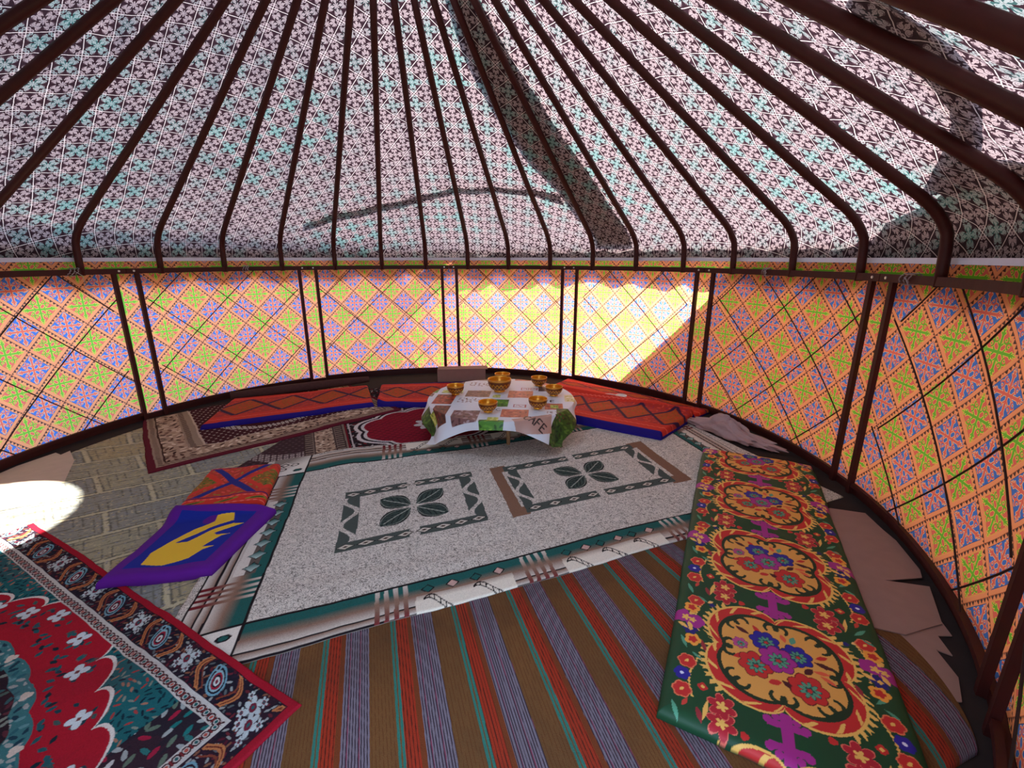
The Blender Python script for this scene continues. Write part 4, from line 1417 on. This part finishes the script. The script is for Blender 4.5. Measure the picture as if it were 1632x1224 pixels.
BIRD = [(0.22, 0.33), (0.26, 0.16), (0.46, 0.135), (0.66, 0.20), (0.72, 0.30), (0.80, 0.345), (0.68, 0.345), (0.76, 0.50), (0.83, 0.53), (0.70, 0.52), (0.66, 0.55), (0.86, 0.70), (0.75, 0.705), (0.58, 0.60),
        (0.46, 0.46), (0.35, 0.45), (0.42, 0.53), (0.55, 0.66), (0.66, 0.72), (0.72, 0.76), (0.66, 0.88), (0.50, 0.86), (0.53, 0.76), (0.40, 0.66), (0.28, 0.46)]
PQ = [(-1.99, 1.87), (-1.50, 1.97), (-1.46, 2.55), (-2.06, 2.53)]


def quad_uv(q):
    q = np.array(q, float)

    def f(x, y):
        a = np.full(x.shape, 0.5); b = np.full(x.shape, 0.5)
        for _ in range(12):
            P_ = (q[0] * ((1 - a) * (1 - b))[..., None] + q[1] * (a * (1 - b))[..., None] + q[2] * (a * b)[..., None] + q[3] * ((1 - a) * b)[..., None])
            da = (q[1] - q[0]) * (1 - b)[..., None] + (q[2] - q[3]) * b[..., None]; db = (q[3] - q[0]) * (1 - a)[..., None] + (q[2] - q[1]) * a[..., None]
            ex, ey = x - P_[..., 0], y - P_[..., 1]; det = da[..., 0] * db[..., 1] - da[..., 1] * db[..., 0]
            a = a + (ex * db[..., 1] - ey * db[..., 0]) / det; b = b + (da[..., 0] * ey - da[..., 1] * ex) / det
        return a, b
    return f


o = slab('purple_cushion', PQ, 0.0035, 0.045, paint_purple, M['cotton'], quad_uv(PQ), round_=0.04, side=(70, 12, 110), seed=30, wob=0.006)
tag(o, 'flat purple and blue cushion with a yellow bird shape, on the cream carpet edge', 'cushion')


# ------------------------------------------------------------ low round table, cloth, bowls
TX, TY, TZ, TR = -0.10, 4.08, 0.30, 0.66
fl0 = float(hsample(HMAP, np.array([TX]), np.array([TY]))[0])
e = tag(empty('low_table', (TX, TY, fl0)), 'low round wooden table under the printed oilcloth', 'table')
q = MB(); q.lathe([(0, TZ - fl0 - 0.03), (TR - 0.01, TZ - fl0 - 0.03), (TR, TZ - fl0 - 0.02), (TR, TZ - fl0 - 0.004), (0, TZ - fl0 - 0.004)], 64); q.build('tabletop', M['wood'], e, True)
for k in range(4):
    a = math.pi / 4 + k * math.pi / 2 - 0.62
    lx_, ly_ = 0.42 * math.cos(a), 0.42 * math.sin(a)
    hz = float(hsample(HMAP, np.array([TX + lx_]), np.array([TY + ly_]))[0]) - fl0
    q = MB(); q.tube([(lx_, ly_, hz + 0.001), (lx_, ly_, TZ - fl0 - 0.031)], [0.016, 0.024], 10); q.build('leg', M['wood'], e, True)


def strokes(ch):
    S = {'C': [[(1, .85), (.7, 1), (.25, .9), (0, .5), (.25, .1), (.7, 0), (1, .15)]], 'A': [[(0, 0), (.5, 1), (1, 0)], [(.2, .4), (.8, .4)]],
         'F': [[(0, 0), (0, 1), (.9, 1)], [(0, .52), (.7, .52)]], 'E': [[(.9, 0), (0, 0), (0, 1), (.9, 1)], [(0, .52), (.7, .52)]], 'S': [[(.9, .85), (.5, 1), (.1, .8), (.5, .5), (.9, .25), (.5, 0), (.1, .15)]]}
    return S[ch]


def paint_cloth(u, v):
    p = Paint(u, v, (214, 220, 230))
    col = {'swirl': (120, 84, 84), 'salmon': (190, 96, 70), 'green': (70, 130, 40), 'red': (150, 50, 36), 'brown': (112, 72, 60), 'dkbrown': (84, 34, 26), 'yel': (190, 196, 90),
           'pink': (176, 138, 128), 'dk': (90, 62, 56), 'pinkyel': (214, 206, 160), 'leaf': (44, 78, 24)}
    tex = {'swirl': [(170, 150, 156), (80, 46, 50)], 'salmon': [(216, 130, 96), (140, 66, 50), (170, 90, 60)], 'green': [(34, 84, 20), (130, 176, 60), (90, 150, 50)], 'red': [(206, 90, 60), (90, 24, 20)],
           'brown': [(150, 110, 96), (80, 48, 42)], 'dkbrown': [(130, 60, 44), (50, 20, 18)], 'yel': [(226, 226, 150), (120, 140, 50)], 'dk': [(60, 40, 40)], 'pinkyel': [(190, 180, 70), (236, 230, 200)], 'leaf': [(80, 116, 40), (22, 44, 14)]}
    T = [('swirl', -.36, -.66, -.14, -.40), ('salmon', .04, -.55, .27, -.35), ('green', -.12, -.80, .08, -.62), ('red', -.60, -.24, -.42, .05), ('brown', -.34, -.01, -.11, .20), ('salmon', .06, -.01, .29, .22),
         ('green', -.10, -.28, .08, -.07), ('salmon', .09, .60, .31, .8), ('brown', -.32, .58, -.09, .8), ('brown', -.60, .40, -.42, .60), ('dkbrown', -.55, -.60, -.41, -.28), ('salmon', .40, -.33, .56, -.16),
         ('yel', -.08, -.02, -.01, .07), ('yel', -.58, .10, -.38, .20), ('green', -.74, .10, -.62, .34), ('dk', .34, .22, .42, .38), ('pinkyel', .58, -.10, .70, .12), ('yel', -.06, -.64, .03, -.56), ('leaf', .50, -.80, .74, -.30),
         ('leaf', -.74, -.60, -.60, -.30), ('yel', -.62, -.55, -.55, -.40), ('salmon', .30, .45, .5, .62), ('brown', -.74, -.02, -.64, .08), ('green', .60, .40, .74, .7), ('dkbrown', -.74, .45, -.62, .7), ('yel', .45, -.30, .52, -.2)]
    for k, x0, y0, x1, y1 in T:
        m = (u > x0) & (u < x1) & (v > y0) & (v < y1)
        p.set(m, col[k]); scatter(p, m, 0.045, hash(k) % 7 if False else len(k), tex.get(k, [(200, 200, 200)]), 0.5, 0.45)
    # coffee beans on white
    for x0, y0, x1, y1 in ((-.36, .36, -.15, .50), (-.38, -.18, -.18, -.05), (.42, -.48, .6, -.38)):
        m = (u > x0) & (u < x1) & (v > y0) & (v < y1); scatter(p, m, 0.04, 4, [(96, 52, 44), (120, 76, 66)], 0.4, 0.5)
    # pink paper with CAFE
    x, y = u - 0.33, v + 0.61; a = -0.42
    xr, yr = x * math.cos(a) - y * math.sin(a), x * math.sin(a) + y * math.cos(a)
    m = (np.abs(xr) < 0.17) & (np.abs(yr) < 0.095); p.set(m, (184, 146, 134))

    def word(txt, ox, oy, h, ang, rgb, w=0.006, adv=0.75):
        for i, ch in enumerate(txt):
            for st in strokes(ch):
                pts = []
                for (a_, b_) in st:
                    px_, py_ = (i * adv + a_ * 0.55) * h, b_ * h
                    pts.append((ox + px_ * math.cos(ang) - py_ * math.sin(ang), oy + px_ * math.sin(ang) + py_ * math.cos(ang)))
                p.seg(pts, w, rgb)
    word('CAFE', 0.225, -0.585, 0.075, -0.42, (40, 22, 22), 0.0065)
    word('FE', 0.40, -0.125, 0.06, 0.0, (50, 36, 40), 0.005, 0.9)
    word('C', 0.0, -0.40, 0.06, 0.3, (70, 60, 66), 0.004)
    for x0, y0, x1, y1 in ((.13, -.29, .24, -.21), (.17, .25, .25, .33), (.26, .25, .33, .33)):
        m = (u > x0) & (u < x1) & (v > y0) & (v < y1); i_ = (u > x0 + .01) & (u < x1 - .01) & (v > y0 + .01) & (v < y1 - .01)
        p.set(m & ~i_, (150, 30, 40)); p.seg([(x0 + .02, (y0 + y1) / 2), (x0 + .045, y1 - .025), (x0 + .06, y0 + .025), (x1 - .02, (y0 + y1) / 2 + .01)], 0.004, (150, 30, 40))
    return p.c


HS = 0.735; n = 330
uu, vv = np.meshgrid(np.linspace(-HS, HS, n), np.linspace(-HS, HS, n))
rot = math.radians(-4); 
cu, cv = uu * math.cos(rot) - vv * math.sin(rot), uu * math.sin(rot) + vv * math.cos(rot)
rho = np.hypot(cu, cv); th = np.arctan2(cv, cu)
over = np.clip(rho - (TR + 0.008), 0, None)
fold = 1 + 0.9 * np.sin(th * 11 + 1.0) * np.clip(over / 0.12, 0, 1)
dropz = over * 0.86
dropz = np.where(dropz > 0.22, 0.22 + (dropz - 0.22) * 0.25, dropz)
rad = np.minimum(rho, TR + 0.008) + over * (0.32 + 0.20 * np.sin(th * 11 + 1.0)) + np.clip(over - 0.25, 0, 1) * 0.5
zc = TZ + 0.003 - dropz + 0.0015 * wnoise(cu * 6, cv * 6, 2) * (rho < TR) + 0.0015
Vc = np.stack([TX + rad * np.cos(th), TY + rad * np.sin(th), zc], -1).reshape(-1, 3)
o = mesh_obj('tablecloth', Vc, grid_faces(n, n), M['oilcloth'], col=paint_cloth(uu, vv).reshape(-1, 4))
md = o.modifiers.new('thickness', 'SOLIDIFY'); md.thickness = 0.0016; md.offset = 1
tag(o, 'white oilcloth printed with coffee pictures and green leaves, on the low table', 'tablecloth')


def bowl(loc, r, lab, name='bowl'):
    e = tag(empty(name, loc), lab, 'bowl', 'gold lacquered bowls on the table' if r < 0.1 else None)
    k = r / 0.075
    outer = [(0.034, 0.000), (0.034, 0.008), (0.034, 0.011), (0.052, 0.020), (0.066, 0.036), (0.0735, 0.054), (0.0755, 0.072), (0.075, 0.084)]
    inner = [(0.075, 0.084), (0.0725, 0.0845), (0.072, 0.074), (0.069, 0.054), (0.060, 0.034), (0.045, 0.020), (0.020, 0.014), (0.0, 0.013)]
    foot = [(0.0, 0.0), (0.033, 0.0), (0.0345, 0.0), (0.036, 0.004), (0.0355, 0.009), (0.034, 0.0115)]
    q = MB(); q.lathe([(a * k, b * k) for a, b in outer[2:]], 48); q.build('bowl_outside', M['bowl'], e, True)
    q = MB(); q.lathe([(a * k, b * k) for a, b in inner], 48); q.build('bowl_inside', M['gold'], e, True)
    q = MB(); q.lathe([(a * k, b * k) for a, b in foot], 48); q.build('foot_ring', M['gold'], e, True)
    return e


zt = TZ + 0.008
bowl((-0.12, 4.27, zt), 0.112, 'large gold lacquered bowl in the middle of the table')
for (x, y), lab in (((-0.53, 4.17), 'small gold bowl alone at the left of the table'), ((-0.10, 4.62), 'small gold bowl at the back, right behind the large bowl'),
                    ((0.27, 4.47), 'small gold bowl at the back right of the table'), ((0.39, 4.13), 'small gold bowl at the right rim of the table'),
                    ((0.22, 3.75), 'small gold bowl at the front right, near the coffee lettering'), ((-0.20, 3.66), 'small gold bowl at the front left of the table')):
    bowl((x, y, zt), 0.080, lab)

# ------------------------------------------------------------ small things by the wall
q = MB()
rz = Matrix.Rotation(math.radians(4), 3, 'Z')
e = tag(empty('cardboard_box', (-0.64, 5.70, 0.0), math.radians(5)), 'low brown cardboard box against the wall behind the table', 'box')
q = MB(); q.box((0, 0, 0.10), (0.60, 0.16, 0.19)); q.build('box_body', M['card'], e)
q = MB(); q.box((0.02, 0, 0.200), (0.62, 0.17, 0.008)); q.build('box_flap', M['card'], e)

mz, t_, out_ = new_mat('thin_plastic')
pr_ = principled(t_, out_, (0.62, 0.42, 0.42), 0.22, 0, bump(noise(objco(), 14, 4, 0.6, 1.0), 0.9, 0.02), 0.6)
pr_.inputs['Transmission Weight'].default_value = 0.25
pr_.inputs['Alpha'].default_value = 0.8
M['plastic'] = mz
# crumpled bag
nu, nv = 60, 40; vs = []
for i in range(nv):
    for jx in range(nu):
        a = 2 * math.pi * jx / (nu - 1); b = math.pi * (i / (nv - 1) - 0.5)
        x = math.cos(b) * math.cos(a); y = math.cos(b) * math.sin(a); z = math.sin(b)
        crump = 1 + 0.16 * math.sin(5 * a + 3 * b) * math.cos(4 * b + a) + 0.10 * math.sin(9 * a - 5 * b) + 0.06 * math.sin(17 * a + 11 * b)
        hgt = 0.045 + 0.06 * math.exp(-((x + 0.1) / 0.35) ** 2)
        vs.append((x * 0.44 * crump, y * 0.10 * crump, max(z, -0.55) * hgt * crump + hgt * 0.60))
o = mesh_obj('plastic_bag', vs, grid_faces(nv, nu), mz)
o.location = (1.93, 3.87, 0.012); o.rotation_euler = (0, 0, math.atan2(-0.75, 0.47))
tag(o, 'crumpled pinkish clear plastic bag lying against the right wall', 'plastic bag')

e = tag(empty('ladle', (1.20, 4.86, float(hsample(HMAP, np.array([1.2]), np.array([4.86]))[0]) + 0.004), math.radians(165)), 'small white plastic ladle on the narrow red mat by the wall', 'ladle')
q = MB(); q.lathe([(0, 0.0), (0.035, 0.004), (0.058, 0.022), (0.062, 0.034), (0.058, 0.034), (0.052, 0.022), (0.03, 0.010), (0, 0.007)], 28); q.build('ladle_cup', M['white'], e, True)
q = MB(); q.tube([(0.058, 0, 0.032), (0.12, 0, 0.038), (0.22, 0.0, 0.030), (0.30, 0, 0.020)], [0.008, 0.007, 0.007, 0.011], 8); q.build('ladle_handle', M['white'], e, True)

# upturned far corner of the cream carpet, showing past the green quilt
